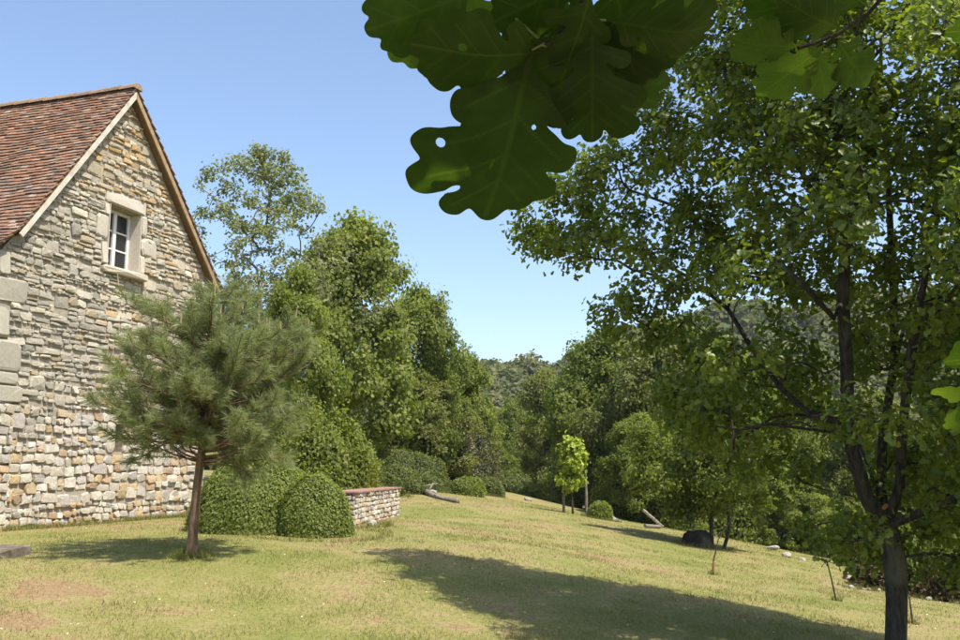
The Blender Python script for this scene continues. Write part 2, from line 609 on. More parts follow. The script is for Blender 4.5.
ax, az_ = wall_xz(129, 90)
E0, E1 = -0.28, GW - 0.12                  # wall corners
ZE = wall_xz(13, 228)[1]                   # height of barge-board ends
slopeL = (az_ - ZE) / (ax - 0.0)
slopeR = (az_ - ZE) / (GW - ax)
HL = 9.0                                   # house length


def gable_top(x, drop=0.16):
    return (az_ - drop) - (slopeL * (ax - x) if x < ax else slopeR * (x - ax))


wx0, wz1 = wall_xz(109, 203)
wx1, wz0 = wall_xz(138, 276)
WIN = (wx0, wx1, wz0 + 0.02, wz1)
sx0, sz1 = wall_xz(115, 424)
sx1, sz0 = wall_xz(121, 452)
SLIT = (sx0, sx1 + 0.02, sz0, sz1)
wall = None
mb = MB()
# gable wall with two openings, thickness 0.55, made of butted panels cut along the openings' edges
T = 0.55
xs = [E0, SLIT[0], SLIT[1], WIN[0], WIN[1], ax, E1]
xs = sorted(set(xs))


def hole_spans(xm):
    h = []
    for (a, b, c, d) in (WIN, SLIT):
        if a < xm < b:
            h.append((c, d))
    return sorted(h)


for a, b in zip(xs[:-1], xs[1:]):
    spans, z = [], 0.0
    for c, d in hole_spans((a + b) / 2):
        spans.append((z, z, c, c))
        z = d
    spans.append((z, z, gable_top(a), gable_top(b)))
    for (za, zb, zc, zd) in spans:
        vs = [(a, 0, za), (b, 0, zb), (b, 0, zd), (a, 0, zc), (a, T, za), (b, T, zb), (b, T, zd), (a, T, zc)]
        mb.add(vs, [(0, 1, 2, 3), (5, 4, 7, 6), (0, 4, 5, 1), (3, 2, 6, 7), (0, 3, 7, 4), (1, 5, 6, 2)])
# side walls and back gable
mb.box((E0, T, 0), (E0 + T, HL, gable_top(E0)))
mb.box((E1 - T, T, 0), (E1, HL, gable_top(E1)))
mb.add([(E0 + T, HL - T, 0), (E1 - T, HL - T, 0), (E1 - T, HL - T, gable_top(E1)), (ax, HL - T, gable_top(ax)), (E0 + T, HL - T, gable_top(E0)),
        (E0 + T, HL, 0), (E1 - T, HL, 0), (E1 - T, HL, gable_top(E1)), (ax, HL, gable_top(ax)), (E0 + T, HL, gable_top(E0))],
       [(0, 4, 3, 2, 1), (5, 6, 7, 8, 9), (0, 1, 6, 5), (1, 2, 7, 6), (2, 3, 8, 7), (3, 4, 9, 8), (4, 0, 5, 9)])
wall = mb.build('wall', M['mortar'], house)
mb = MB()
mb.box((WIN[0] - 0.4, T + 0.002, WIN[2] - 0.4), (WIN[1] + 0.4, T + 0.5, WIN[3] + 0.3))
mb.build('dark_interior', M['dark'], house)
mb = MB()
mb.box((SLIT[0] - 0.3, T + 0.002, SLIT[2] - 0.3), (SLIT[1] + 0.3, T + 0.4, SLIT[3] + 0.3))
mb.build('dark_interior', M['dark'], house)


def stone_col(x, z, low, r):
    u = r.random()
    pal = [((0.50, 0.43, 0.31), 0.34), ((0.57, 0.51, 0.39), 0.22), ((0.41, 0.37, 0.29), 0.18), ((0.50, 0.35, 0.17), 0.12), ((0.43, 0.34, 0.225), 0.14)]
    if z > az_ - 2.4:
        pal = [((0.50, 0.40, 0.26), 0.32), ((0.49, 0.32, 0.14), 0.30), ((0.40, 0.35, 0.27), 0.2), ((0.57, 0.50, 0.36), 0.18)]
    elif not low and x < 2.2:
        pal = [((0.45, 0.40, 0.31), 0.36), ((0.37, 0.335, 0.265), 0.24), ((0.51, 0.455, 0.345), 0.30), ((0.42, 0.33, 0.2), 0.10)]
    elif low:
        pal = [((0.56, 0.49, 0.38), 0.40), ((0.62, 0.56, 0.46), 0.20), ((0.52, 0.38, 0.20), 0.14), ((0.46, 0.41, 0.35), 0.18), ((0.50, 0.34, 0.2), 0.08)]
    acc = 0
    for c, w in pal:
        acc += w
        if u <= acc:
            break
    k = r.uniform(0.80, 1.06)
    g_ = sum(c) / 3
    return tuple(min(0.8, (q * 0.88 + g_ * w_ * 0.12) * k) for q, w_ in zip(c, (1.12, 1.0, 0.84)))


def stone_geo(x0, x1, z0, z1, r, depth=None, tight=0.008, rough=1.0):
    """a rubble stone lying on y=0 and proud towards -y; returns verts, faces"""
    w, h = x1 - x0, z1 - z0
    d = depth if depth is not None else r.uniform(0.02, 0.06)
    cut = min(w, h) * r.uniform(0.10, 0.32)
    cx, cz = (x0 + x1) / 2, (z0 + z1) / 2
    pts = []
    hw, hh = w / 2 - tight, h / 2 - tight
    j = min(w, h) * 0.10 * rough
    for (sx, sz, first) in ((-1, -1, 0), (1, -1, 1), (1, 1, 0), (-1, 1, 1)):
        c1 = cut * r.uniform(0.3, 1.5)
        c2 = cut * r.uniform(0.3, 1.5)
        a = (sx * (hw - (0 if first else c1)), sz * (hh - (c1 if first else 0)))
        b = (sx * (hw - (c2 if first else 0)), sz * (hh - (0 if first else c2)))
        # go round anticlockwise
        if (sx, sz) == (-1, -1):
            p1, p2 = (-hw, -hh + c1), (-hw + c2, -hh)
        elif (sx, sz) == (1, -1):
            p1, p2 = (hw - c1, -hh), (hw, -hh + c2)
        elif (sx, sz) == (1, 1):
            p1, p2 = (hw, hh - c1), (hw - c2, hh)
        else:
            p1, p2 = (-hw + c1, hh), (-hw, hh - c2)
        pts += [p1, p2]
    pts = [(p[0] + r.uniform(-j, j), p[1] + r.uniform(-j, j)) for p in pts]
    tx, tz = r.uniform(-0.12, 0.12), r.uniform(-0.16, 0.10)
    vs = []
    n = len(pts)
    for p in pts:
        vs.append((cx + p[0], 0.02, cz + p[1]))
    for p in pts:
        vs.append((cx + p[0] * 0.985, -d * 0.62 - 0.3 * tx * p[0], cz + p[1] * 0.97))
    s = r.uniform(0.76, 0.9)
    for p in pts:
        vs.append((cx + p[0] * s, -d * r.uniform(0.9, 1.1) - tx * p[0] - tz * p[1], cz + p[1] * s))
    vs.append((cx + r.uniform(-.1, .1) * w, -d * r.uniform(1.0, 1.25), cz + r.uniform(-.1, .1) * h))
    fs = []
    for k in range(n):
        k2 = (k + 1) % n
        fs.append((k, k2, n + k2, n + k))
        fs.append((n + k, n + k2, 2 * n + k2, 2 * n + k))
        fs.append((2 * n + k, 2 * n + k2, 3 * n))
    return vs, fs


def layout(x0, x1, ztop, reserved, r, low_to, zbase=0.0):
    """courses of rubble: returns stone rectangles (x0,x1,z0,z1,low)"""
    out = []
    z = zbase
    zmax = max(ztop(x0), ztop(x1), ztop((x0 + x1) / 2), ztop(ax) if x0 < ax < x1 else 0)
    row = 0
    while z < zmax:
        low = r.random() < min(1.0, max(0.0, (low_to + 0.55 - z) / 1.1))
        h = r.choice([r.uniform(0.07, 0.12), r.uniform(0.11, 0.17), r.uniform(0.14, 0.21)]) if low else r.choice([r.uniform(0.045, 0.08), r.uniform(0.065, 0.12), r.uniform(0.09, 0.16)])
        iv = [(x0, x1)]
        for (a, b, c, d) in reserved:
            if min(d, z + h) - max(c, z) > 0.35 * h:
                nv = []
                for (p, q) in iv:
                    if b <= p or a >= q:
                        nv.append((p, q))
                    else:
                        if a - p > 0.03:
                            nv.append((p, a))
                        if q - b > 0.03:
                            nv.append((b, q))
                iv = nv
        ph = r.uniform(0, 6)
        for (p, q) in iv:
            x = p
            while x < q - 0.02:
                w = h * r.uniform(0.9, 2.0) if low else max(0.08, h * r.choice([r.uniform(1.0, 2.2), r.uniform(1.5, 3.6)]))
                if q - (x + w) < 0.09:
                    w = q - x
                wob = 0.035 * math.sin(x * 2.1 + ph) + 0.02 * math.sin(x * 5.3 + 2 * ph)
                dz0, dz1 = r.uniform(-.012, .012), r.uniform(-.014, .014)
                xm = x + w / 2
                zt = min(ztop(x), ztop(x + w)) - 0.01
                za, zb = z + wob + dz0, z + h + wob + dz1
                if zb > zt:
                    zb = zt
                lowc = (z + 0.45 * math.sin(1.7 * x + 0.8) + r.uniform(-0.35, 0.35)) < low_to
                if zb - za > 0.035:
                    if h > 0.13 and r.random() < 0.22 and not low:
                        m = za + (zb - za) * r.uniform(0.35, 0.65)
                        out.append((x, x + w, za, m, lowc))
                        out.append((x, x + w, m, zb, lowc))
                    else:
                        out.append((x, x + w, za, zb, lowc))
                x += w
        z += h
        row += 1
    return out


rs = random.Random(11)
reserved = [(WIN[0] - 0.02, WIN[1] + 0.02, WIN[2] - 0.14, WIN[3] + 0.02), (SLIT[0] - 0.0, SLIT[1], SLIT[2], SLIT[3])]
dressed = []       # (x0,x1,z0,z1,depth) pale dressed stones


def pxrect(xa, ya, xb, yb):
    a = wall_xz(xa, (ya + yb) / 2)[0]
    b = wall_xz(xb, (ya + yb) / 2)[0]
    xm = (xa + xb) / 2
    return (a, b, wall_xz(xm, yb)[1], wall_xz(xm, ya)[1])


wr = pxrect(106, 183, 136, 205)
dressed.append(('lintel', WIN[0] - 0.12, WIN[1] + 0.12, WIN[3] + 0.004, WIN[3] + 0.30, 0.04))
dressed.append(('jamb_stone', WIN[0] - 0.34, WIN[0] - 0.004, WIN[2] + 0.52, WIN[2] + 0.98, 0.05))
dressed.append(('jamb_stone', WIN[0] - 0.15, WIN[0] - 0.004, WIN[2] + 0.0, WIN[2] + 0.51, 0.045))
dressed.append(('jamb_stone', WIN[0] - 0.13, WIN[0] - 0.004, WIN[2] + 0.99, WIN[3], 0.045))
dressed.append(('jamb_stone', WIN[1] + 0.004, WIN[1] + 0.52, WIN[2] + 0.42, WIN[2] + 0.80, 0.05))
dressed.append(('jamb_stone', WIN[1] + 0.004, WIN[1] + 0.17, WIN[2] + 0.81, WIN[3], 0.045))
dressed.append(('jamb_stone', WIN[1] + 0.004, WIN[1] + 0.16, WIN[2] + 0.0, WIN[2] + 0.41, 0.045))
dressed.append(('jamb_stone', SLIT[0] - 0.24, SLIT[0] - 0.004, SLIT[2] - 0.02, SLIT[3] + 0.04, 0.045))
for (ya, yb, xb) in ((278, 302, 26), (303, 338, 8), (339, 371, 20), (372, 384, 17), (385, 403, 20)):     # corner quoins
    a, b, c, d = pxrect(-6, ya, xb, yb)
    dressed.append(('quoin', E0, b, c, d, 0.06))
a, b, c, d = pxrect(-6, 236, 20, 276)
dressed.append(('quoin', E0, b - 0.25, c, c + 0.42, 0.06))
for q in dressed:
    reserved.append((q[1], q[2], q[3], q[4]))
big = []
for k in range(34):
    w, h = rs.uniform(0.26, 0.46), rs.uniform(0.17, 0.28)
    x = rs.uniform(E0 + 0.4, E1 - 0.7)
    z = rs.uniform(0.5, az_ - 1.2)
    if z + h > gable_top(x) - 0.1 or z + h > gable_top(x + w) - 0.1:
        continue
    if any(not (x + w < a or x > b or z + h < c or z > d) for (a, b, c, d) in reserved):
        continue
    reserved.append((x, x + w, z, z + h))
    big.append((x, x + w, z, z + h, z < 2.2))
LOW = 2.35
rects = layout(E0, E1, lambda x: gable_top(x), reserved, rs, LOW) + big
# the stones that show largest become parts of their own; the rest is one joined part
def screen_area(rc):
    x, z = (rc[0] + rc[1]) / 2, (rc[2] + rc[3]) / 2
    p = PL[:2] + gdir * x
    px = 480 + F * p[0] / p[1]
    py = 470 - F * (z + HB - EYE) / p[1]
    hidden = px < -2 or py > 540 or (px > 100 and 300 < py < 480)
    return (rc[1] - rc[0]) * (rc[3] - rc[2]) / p[1] ** 2 * (0.02 if hidden else 1)


rects.sort(key=screen_area, reverse=True)
rest = MB()
for i, rc in enumerate(rects):
    vs, fs = stone_geo(rc[0], rc[1], rc[2], rc[3], rs)
    col = stone_col(rc[0], rc[2], rc[4], rs)
    if i < 285:
        m1 = MB()
        m1.add(vs, fs, col)
        m1.build('stone', M['stone'], wall)
    else:
        rest.add(vs, fs, col)
# stones of the long walls
for side in (0, 1):
    sr = layout(0.0, HL, lambda x: gable_top(E0 if side == 0 else E1) - 0.05, [], rs, LOW)
    for rc in sr:
        vs, fs = stone_geo(rc[0], rc[1], rc[2], rc[3], rs)
        if side == 0:
            vs = [(E0 + v[1], HL - v[0], v[2]) for v in vs]
        else:
            vs = [(E1 - v[1], v[0], v[2]) for v in vs]
        rest.add(vs, fs, stone_col(rc[0], rc[2], rc[4], rs))
rest.build('rubble', M['stone'], wall, kind='stuff')
for (nm, a, b, c, d, dep) in dressed:
    m1 = MB()
    vs, fs = stone_geo(a, b, c, d, rs, depth=dep, tight=0.003, rough=0.22)
    base = (0.50, 0.44, 0.35) if nm != 'quoin' else (0.40, 0.36, 0.28)
    k = rs.uniform(0.9, 1.06)
    m1.add(vs, fs, tuple(q * k for q in base))
    m1.build(nm, M['dressed'], wall)
# window: sill, casing, sash with three panes
win = MB()
f0, f1, g0, g1 = WIN
RV = 0.25          # depth of the reveal
win = bpy.data.objects.new('window', None)
C.objects.link(win)
win.parent = house
m1 = MB()
vs, fs = stone_geo(f0 - 0.14, f1 + 0.16, g0 - 0.13, g0 + 0.01, rs, depth=0.15, tight=0.002, rough=0.5)
m1.add(vs, fs, (0.47, 0.41, 0.31))
m1.build('sill', M['dressed'], win)
m1 = MB()
m1.box((f0 + 0.012, -0.03, g0 + 0.012), (f0 + 0.03, RV, g1 - 0.004), col=(0.56, 0.5, 0.4))
m1.build('reveal', M['dressed'], win)
m1 = MB()
m1.box((f1 - 0.03, -0.03, g0 + 0.012), (f1 - 0.012, RV, g1 - 0.004), col=(0.60, 0.53, 0.42))
m1.build('reveal', M['dressed'], win)
m1 = MB()
fw = 0.065
zc = g1 - 0.005
m1.box((f0 + 0.032, RV - 0.01, g0 + 0.012), (f0 + 0.032 + fw, RV + 0.06, zc))
m1.box((f1 - 0.032 - fw, RV - 0.01, g0 + 0.012), (f1 - 0.032, RV + 0.06, zc))
m1.box((f0 + 0.032 + fw, RV - 0.008, zc - fw), (f1 - 0.032 - fw, RV + 0.06, zc - 0.002))
m1.box((f0 + 0.032 + fw, RV - 0.008, g0 + 0.013), (f1 - 0.032 - fw, RV + 0.06, g0 + 0.012 + fw))
m1.build('frame', M['frame'], win)
px0, px1 = f0 + 0.032 + fw, f1 - 0.032 - fw
pz0, pz1 = g0 + 0.012 + fw, zc - fw
xm = (px0 + px1) / 2
m1 = MB()
m1.box((xm - 0.045, RV - 0.022, pz0 + 0.001), (xm + 0.045, RV + 0.05, pz1 - 0.001))
m1.build('mullion', M['frame'], win)
ph = (pz1 - pz0) / 3
for (a, b) in ((px0, xm - 0.045), (xm + 0.045, px1)):
    for k in range(3):
        m1 = MB()
        m1.box((a + 0.002, RV + 0.02, pz0 + k * ph + 0.014), (b - 0.002, RV + 0.026, pz0 + (k + 1) * ph - 0.014))
        m1.build('pane', M['glass'], win)
    for k in (1, 2):
        m1 = MB()
        m1.box((a + 0.001, RV + 0.002, pz0 + k * ph - 0.015), (b - 0.001, RV + 0.045, pz0 + k * ph + 0.015))
        m1.build('glazing_bar', M['frame'], win)

# roof: two slopes of flat tiles with a kick at the eaves
roof = bpy.data.objects.new('roof', None)
C.objects.link(roof)
roof.parent = house
VO = 0.20                                  # overhang at the gable
ROW = 0.105


def profile(side):
    """points (x, z) of a slope from ridge to eave, at tile spacing"""
    sgn, s = (-1, slopeL) if side == 0 else (1, slopeR)
    run = ax if side == 0 else GW - ax
    pts = [(ax, az_ + 0.03)]
    L = math.hypot(run, run * s)
    n = int(L / ROW) + (9 if side == 0 else 3)
    a0 = math.atan(s)
    for i in range(n):
        f = i / n
        k = sstep(0.72, 1.0, f)
        ang = a0 * (1 - float(k) * (0.34 if side == 0 else 0.22))
        x, z = pts[-1]
        pts.append((x + sgn * ROW * math.cos(ang), z - ROW * math.sin(ang)))
    return pts


rt = random.Random(5)
tiles = MB()
deck = MB()
for side in (0, 1):
    pts = profile(side)
    for i in range(len(pts) - 1):
        x0, z0 = pts[i]
        x1, z1 = pts[i + 1]
        d = Vector((x1 - x0, 0, z1 - z0)).normalized()
        n = Vector((-d.z, 0, d.x)) if side == 0 else Vector((d.z, 0, -d.x))
        if n.z < 0:
            n = -n
        if i % 6 == 0:
            j = min(i + 6, len(pts) - 1)
            q0, q1 = Vector((x0, 0, z0)), Vector((pts[j][0], 0, pts[j][1]))
            lo0, lo1 = q0 - n * 0.03, q1 - n * 0.03
            b0, b1 = q0 - n * 0.07, q1 - n * 0.07
            ya, yb = -VO + 0.02, HL + VO
            deck.add([(lo0.x, ya, lo0.z), (lo1.x, ya, lo1.z), (lo1.x, yb, lo1.z), (lo0.x, yb, lo0.z), (b0.x, ya, b0.z), (b1.x, ya, b1.z), (b1.x, yb, b1.z), (b0.x, yb, b0.z)],
                     [(0, 1, 2, 3), (7, 6, 5, 4), (0, 4, 5, 1), (1, 5, 6, 2), (2, 6, 7, 3), (3, 7, 4, 0)])
        y = -VO - (0.0 if i % 2 else 0.085) + rt.uniform(-0.012, 0.012)
        while y < HL + VO:
            w = 0.17 + rt.uniform(-0.012, 0.012)
            u = rt.random()
            if u < 0.52:
                col = (0.265, 0.145, 0.092)
            elif u < 0.72:
                col = (0.365, 0.195, 0.115)
            elif u < 0.88:
                col = (0.21, 0.145, 0.108)
            else:
                col = (0.34, 0.255, 0.19)
            k = rt.uniform(0.75, 1.2)
            col = tuple(c * k for c in col)
            lift = 0.024 + rt.uniform(-0.004, 0.010)
            up = Vector((x0, 0, z0)) - d * 0.07 + n * (-0.012)
            dn = Vector((x1, 0, z1)) + d * rt.uniform(-0.008, 0.012) + n * lift
            th = n * 0.015
            skew = rt.uniform(-0.006, 0.006)
            ya, yb = max(y + 0.003, -VO - 0.012), y + w - 0.003
            if yb - ya > 0.03:
                tiles.add([(up.x, ya, up.z), (dn.x, ya + skew, dn.z + skew), (dn.x, yb + skew, dn.z), (up.x, yb, up.z),
                           (up.x - th.x, ya, up.z - th.z), (dn.x - th.x, ya + skew, dn.z - th.z), (dn.x - th.x, yb + skew, dn.z - th.z), (up.x - th.x, yb, up.z - th.z)],
                          [(0, 1, 2, 3), (7, 6, 5, 4), (0, 4, 5, 1), (1, 5, 6, 2), (2, 6, 7, 3), (3, 7, 4, 0)], col)
            y += w
for i_, v_ in enumerate(tiles.v):             # an old roof sags a little between its trusses
    y_ = max(0.0, v_[1])
    f_ = min(1.0, abs(v_[0] - ax) / 1.2)
    tiles.v[i_] = (v_[0], v_[1], v_[2] + f_ * (0.018 * math.sin(y_ * 1.9 + 0.6 * v_[0]) + 0.012 * math.sin(y_ * 4.3 + 2.0 * v_[0]) - 0.012 * min(1, y_)))
tiles.build('tile_courses', M['tile'], roof, kind='stuff')
deck.build('deck', M['soffit'], roof)
y = -VO - 0.03
while y < HL + VO:                          # half-round ridge tiles bedded in mortar
    m1 = MB()
    ln = rt.uniform(0.36, 0.40)
    vs, fs = [], []
    nseg = 7
    dz = rt.uniform(-0.012, 0.012)
    for e, (yy, rr) in enumerate(((y, 0.125), (y + ln + 0.03, 0.105))):
        for k in range(nseg):
            th = math.pi * k / (nseg - 1)
            vs.append((ax + rr * math.cos(th) * 1.15, yy, az_ - 0.02 + dz + rr * math.sin(th)))
    for k in range(nseg - 1):
        fs.append((k, k + 1, nseg + k + 1, nseg + k))
    fs.append(tuple(range(nseg)))
    fs.append(tuple(range(2 * nseg - 1, nseg - 1, -1)))
    g = rt.uniform(0.8, 1.15)
    m1.add(vs, fs, (0.30 * g, 0.205 * g, 0.135 * g))
    m1.build('ridge_tile', M['ridge'], roof, smooth=False)
    y += ln
# barge boards under the verge tiles
for side in (0, 1):
    m1 = MB()
    sgn, s = (-1, slopeL) if side == 0 else (1, slopeR)
    run = (ax + 0.03) if side == 0 else (GW - ax - 0.02)
    d = Vector((sgn, 0, -s)).normalized()
    n = Vector((s * sgn, 0, 1)).normalized()
    p0 = Vector((ax, 0, az_ - 0.075))
    p1 = p0 + d * (run / abs(d.x))
    hgt = 0.085
    off = -n * hgt
    xa = Vector((0, 0, -hgt / n.z))
    quad = [p0 + Vector((0, 0, 0.02)), p1, p1 + off, p0 + xa]
    y0, y1 = -VO + 0.005, -VO + 0.035
    vs = [(q.x, y0, q.z) for q in quad] + [(q.x, y1, q.z) for q in quad]
    m1.add(vs, [(0, 1, 2, 3), (7, 6, 5, 4), (0, 4, 5, 1), (1, 5, 6, 2), (2, 6, 7, 3), (3, 7, 4, 0)])
    m1.build('barge_board', M['board'] if side == 0 else M['tan_board'], roof)
    # soffit board between barge board and wall
    m1 = MB()
    quad = [p0 + Vector((0, 0, -0.05)), p1 - n * 0.03, p1 - n * 0.05, p0 + Vector((0, 0, -0.09))]
    vs = [(q.x, y1 + 0.001, q.z) for q in quad] + [(q.x, 0.05, q.z) for q in quad]
    m1.add(vs, [(0, 1, 2, 3), (7, 6, 5, 4), (0, 4, 5, 1), (1, 5, 6, 2), (2, 6, 7, 3), (3, 7, 4, 0)])
    m1.build('soffit_board', M['soffit'], roof)


def stone_wall(name, label, p0, p1, z0, h, thick, seed, cat='wall', lowh=(0.07, 0.15), cope=None, mats='stone'):
    """free-standing rubble wall between two ground points; stones as parts"""
    r = random.Random(seed)
    v = np.array(p1) - np.array(p0)
    L = float(np.hypot(v[0], v[1]))
    t = thing(name, label, cat, (p0[0], p0[1], z0), math.atan2(v[1], v[0]))
    m1 = MB()
    m1.box((0.03, 0.03, -0.3), (L - 0.03, thick - 0.03, h - 0.03))
    core = m1.build('core', M['mortar'], t)
    n = 0
    for face in range(4):
        ln = L if face % 2 == 0 else thick
        z = -0.12
        while z < h - 0.02:
            hh = min(r.uniform(*lowh), h - z)
            if hh < 0.03:
                break
            x = 0.0
            while x < ln - 0.02:
                w = hh * r.uniform(0.9, 2.2)
                if ln - (x + w) < 0.07:
                    w = ln - x
                vs, fs = stone_geo(x, x + w, z, z + hh, r, depth=r.uniform(0.02, 0.06))
                if face == 0:
                    vs = [(a, b + 0.02, c) for a, b, c in vs]
                elif face == 1:
                    vs = [(L - 0.02 - b, a, c) for a, b, c in vs]
                elif face == 2:
                    vs = [(L - a, thick - 0.02 - b, c) for a, b, c in vs]
                else:
                    vs = [(0.02 + b, thick - a, c) for a, b, c in vs]
                m1 = MB()
                m1.add(vs, fs, stone_col(5.0, z, True, r))
                m1.build('stone', M['stone'], t)
                n += 1
                x += w
            z += hh
    if cope:
        x = -0.03
        while x < L:
            w = r.uniform(0.2, 0.26)
            m1 = MB()
            m1.box((x, -0.05, h), (min(x + w - 0.008, L + 0.04), thick + 0.05, h + 0.03), col=tuple(c * r.uniform(0.8, 1.15) for c in cope))
            m1.build('coping_tile', M['tile'], t)
            x += w
    return t


# low wall adjoining the house corner (its top shows as a ledge at the edge of the picture)
zt = wall_xz(10, 404)[1] + HB
cL = PL[:2] + gdir * (-1.9) + nrm2 * 0.16
cR = PL[:2] + gdir * (0.16) + nrm2 * 0.16
stone_wall('garden_wall', 'low rubble stone wall butting against the house corner quoins', cL, cR, HB + 0.3, zt - HB - 0.3, 0.5, 3, lowh=(0.12, 0.22))
# short wall with tile coping beside the clipped laurel
a = hit(355, 526)
b = hit(399, 515)
stone_wall('stone_wall', 'short low stone wall with red tile coping beside the clipped shrub', a, b, min(a[2], b[2]) - 0.02, 0.62, 0.45, 21, lowh=(0.07, 0.12), cope=(0.38, 0.22, 0.15))
print('house', round(GW, 2), 'eave', round(ZE, 2), 'apex', round(az_, 2), 'WIN', [round(q, 2) for q in WIN], 'stones', len(rects), 'LOW wall', a, b)
# ------------------------------------------------------------------ trees
class Skeleton:
    """branching wood: nodes with parents, radii from the number of tips they carry"""

    def __init__(self):
        self.p, self.par, self.chains = [], [], []

    def path(self, pts, parent=-1):
        ids = [] if parent < 0 else [parent]
        for q in pts:
            self.p.append(np.array(q, float))
            self.par.append(ids[-1] if ids else -1)
            ids.append(len(self.p) - 1)
        self.chains.append(ids)
        return ids

    def nearest(self, q, minz=None, exclude=()):
        P_ = np.array(self.p)
        d = np.linalg.norm(P_ - q, axis=1)
        d = d + 1.2 * np.maximum(0, P_[:, 2] - (q[2] - 0.15 * d))     # prefer to come from below
        return int(np.argmin(d))

    def attach(self, q, r, nseg=3, bow=0.16):
        i = self.nearest(q)
        a = self.p[i]
        L = np.linalg.norm(q - a)
        if L < 1e-4:
            return i
        pts = []
        off = r.normal(size=3) * L * bow * 0.5
        off[2] += L * bow * 0.35
        n = max(1, nseg)
        for k in range(1, n + 1):
            t = k / n
            pts.append(a + (q - a) * t + off * 4 * t * (1 - t) * 0.5 + (r.normal(size=3) * L * 0.03 if k < n else 0))
        return self.path(pts, i)[-1]

    def wood(self, mb, r_tip, power=0.5, sides=6, r_max=None, minr=0.0, flare=None):
        n = len(self.p)
        cnt = np.zeros(n)
        kids = [0] * n
        for i in range(n):
            if self.par[i] >= 0:
                kids[self.par[i]] += 1
        for i in range(n - 1, -1, -1):
            if kids[i] == 0:
                cnt[i] += 1
            if self.par[i] >= 0:
                cnt[self.par[i]] += cnt[i]
        rad = r_tip * cnt ** power
        if r_max is not None:
            rad = np.minimum(rad, r_max)
        for ids in self.chains:
            rr = [rad[i] for i in ids]
            if len(ids) > 1 and self.par[ids[1]] == ids[0] and rr[0] > rr[1] * 1.6:
                rr[0] = rr[1] * 1.25
            if flare and ids[0] == 0:
                rr = [x * f for x, f in zip(rr, list(flare) + [1] * len(rr))]
            if max(rr) < minr:
                continue
            mx = max(rr)
            mb.tube([self.p[i] for i in ids], rr, sides if mx > 0.03 else 4, wob=0.06 if mx > 0.05 else 0, cap=mx > 0.03)


def clump_leaves(cent, rc, n_per, r, twigs=10, flat=0.75, spread=0.26):
    """leaf positions in clumps made of twig tufts"""
    out, cid = [], []
    for i, c in enumerate(cent):
        n = max(4, int(n_per[i] if hasattr(n_per, '__len__') else n_per))
        k = max(3, twigs)
        tw = r.normal(size=(k, 3))
        tw = norm(tw) * (r.random((k, 1)) ** 0.45) * rc[i]
        tw[:, 2] *= flat
        which = r.integers(0, k, n)
        q = c + tw[which] + r.normal(size=(n, 3)) * rc[i] * spread
        out.append(q)
        cid.append(np.full(n, i))
    return np.concatenate(out), np.concatenate(cid)


def tree_mesh(name, seed, H=8.0, R=3.4, base=0.22, clumps=70, nleaf=42000, leaf=0.13, rc=0.75, dense=1.0, shape=SHAPE_DIAMOND, r_tip=0.012, top=0.62, lean=0.0, pw=0.5):
    """a broad-leaved tree standing on the origin: returns trunk mesh and crown mesh"""
    r = np.random.default_rng(seed)
    sk = Skeleton()
    zs = np.linspace(0, 0.62 * H, 7)
    pts = [np.array([lean * z + 0.03 * H * 0.5 * math.sin(z * 1.1 + seed) * (z > 0), 0.025 * H * 0.5 * math.cos(z * 0.9 + seed * 2) * (z > 0), z]) for z in zs]
    sk.path(pts)
    cent = []
    tries = 0
    while len(cent) < clumps and tries < 8000:
        tries += 1
        u = r.random()
        z = base + (1 - base) * u
        prof = math.sin(math.pi * min(1, (u * 0.86 + 0.14)) ** 0.85) ** 0.62
        lob = 0.82 + 0.24 * math.sin(3 * u * 4 + seed) * 0.6
        th = r.random() * 2 * math.pi
        lob *= 1 + 0.22 * math.sin(2 * th + seed) + 0.12 * math.sin(5 * th + 3 * u + seed)
        rr = R * prof * lob * (r.random() ** 0.42)
        q = np.array([rr * math.cos(th) + lean * z * H, rr * math.sin(th), z * H * 0.97])
        if cent and min(np.linalg.norm(q - c) for c in cent) < 0.42 * rc:
            continue
        cent.append(q)
    cent = np.array(cent)
    order = np.argsort(np.linalg.norm(cent - np.array([0, 0, base * H]), axis=1))
    for i in order:
        sk.attach(cent[i], r, 4)
    rcs = rc * r.uniform(0.6, 1.2, len(cent))
    P_, cid = clump_leaves(cent, rcs, nleaf / len(cent) * (rcs / rcs.mean()) ** 2, r, twigs=14)
    axis = np.array([0, 0, 0.55 * H])
    out_ = norm(P_ - axis)
    N = 0.2 * out_ + 0.5 * (P_ - cent[cid]) / rcs[cid][:, None] + np.array([0, -0.1, 0.30]) + r.normal(size=P_.shape) * 0.5
    size = leaf * r.uniform(0.65, 1.25, len(P_))
    ct = r.normal(size=len(cent)) * 0.13
    tint = np.clip(0.5 + ct[cid] + r.normal(size=len(P_)) * 0.17, 0, 1)
    mb_ = MB()
    sk.wood(mb_, r_tip, pw, 7, flare=(1.5, 1.1))
    return mb_.mesh(name + '_trunk', True), leaves(name + '_crown', P_, N, size, tint, shape, droop=0.04, seed=seed)


PROTO = {
    'dense': (tree_mesh('dense', 3, rc=0.66, clumps=88, nleaf=44000, leaf=0.145), (8.0, 3.4), 'oak_bark', 'dense_leaf'),
    'round': (tree_mesh('round', 14, R=3.6, base=0.14, rc=0.70, clumps=86, nleaf=42000, leaf=0.15), (8.0, 3.6), 'oak_bark', 'dense_leaf'),
    'light': (tree_mesh('light', 27, R=3.0, base=0.12, rc=0.58, clumps=90, nleaf=36000, leaf=0.145), (8.0, 3.0), 'grey_bark', 'light_leaf'),
    'loose': (tree_mesh('loose', 41, R=3.2, base=0.2, rc=0.55, clumps=80, nleaf=30000, leaf=0.125), (8.0, 3.2), 'oak_bark', 'light_leaf'),
}


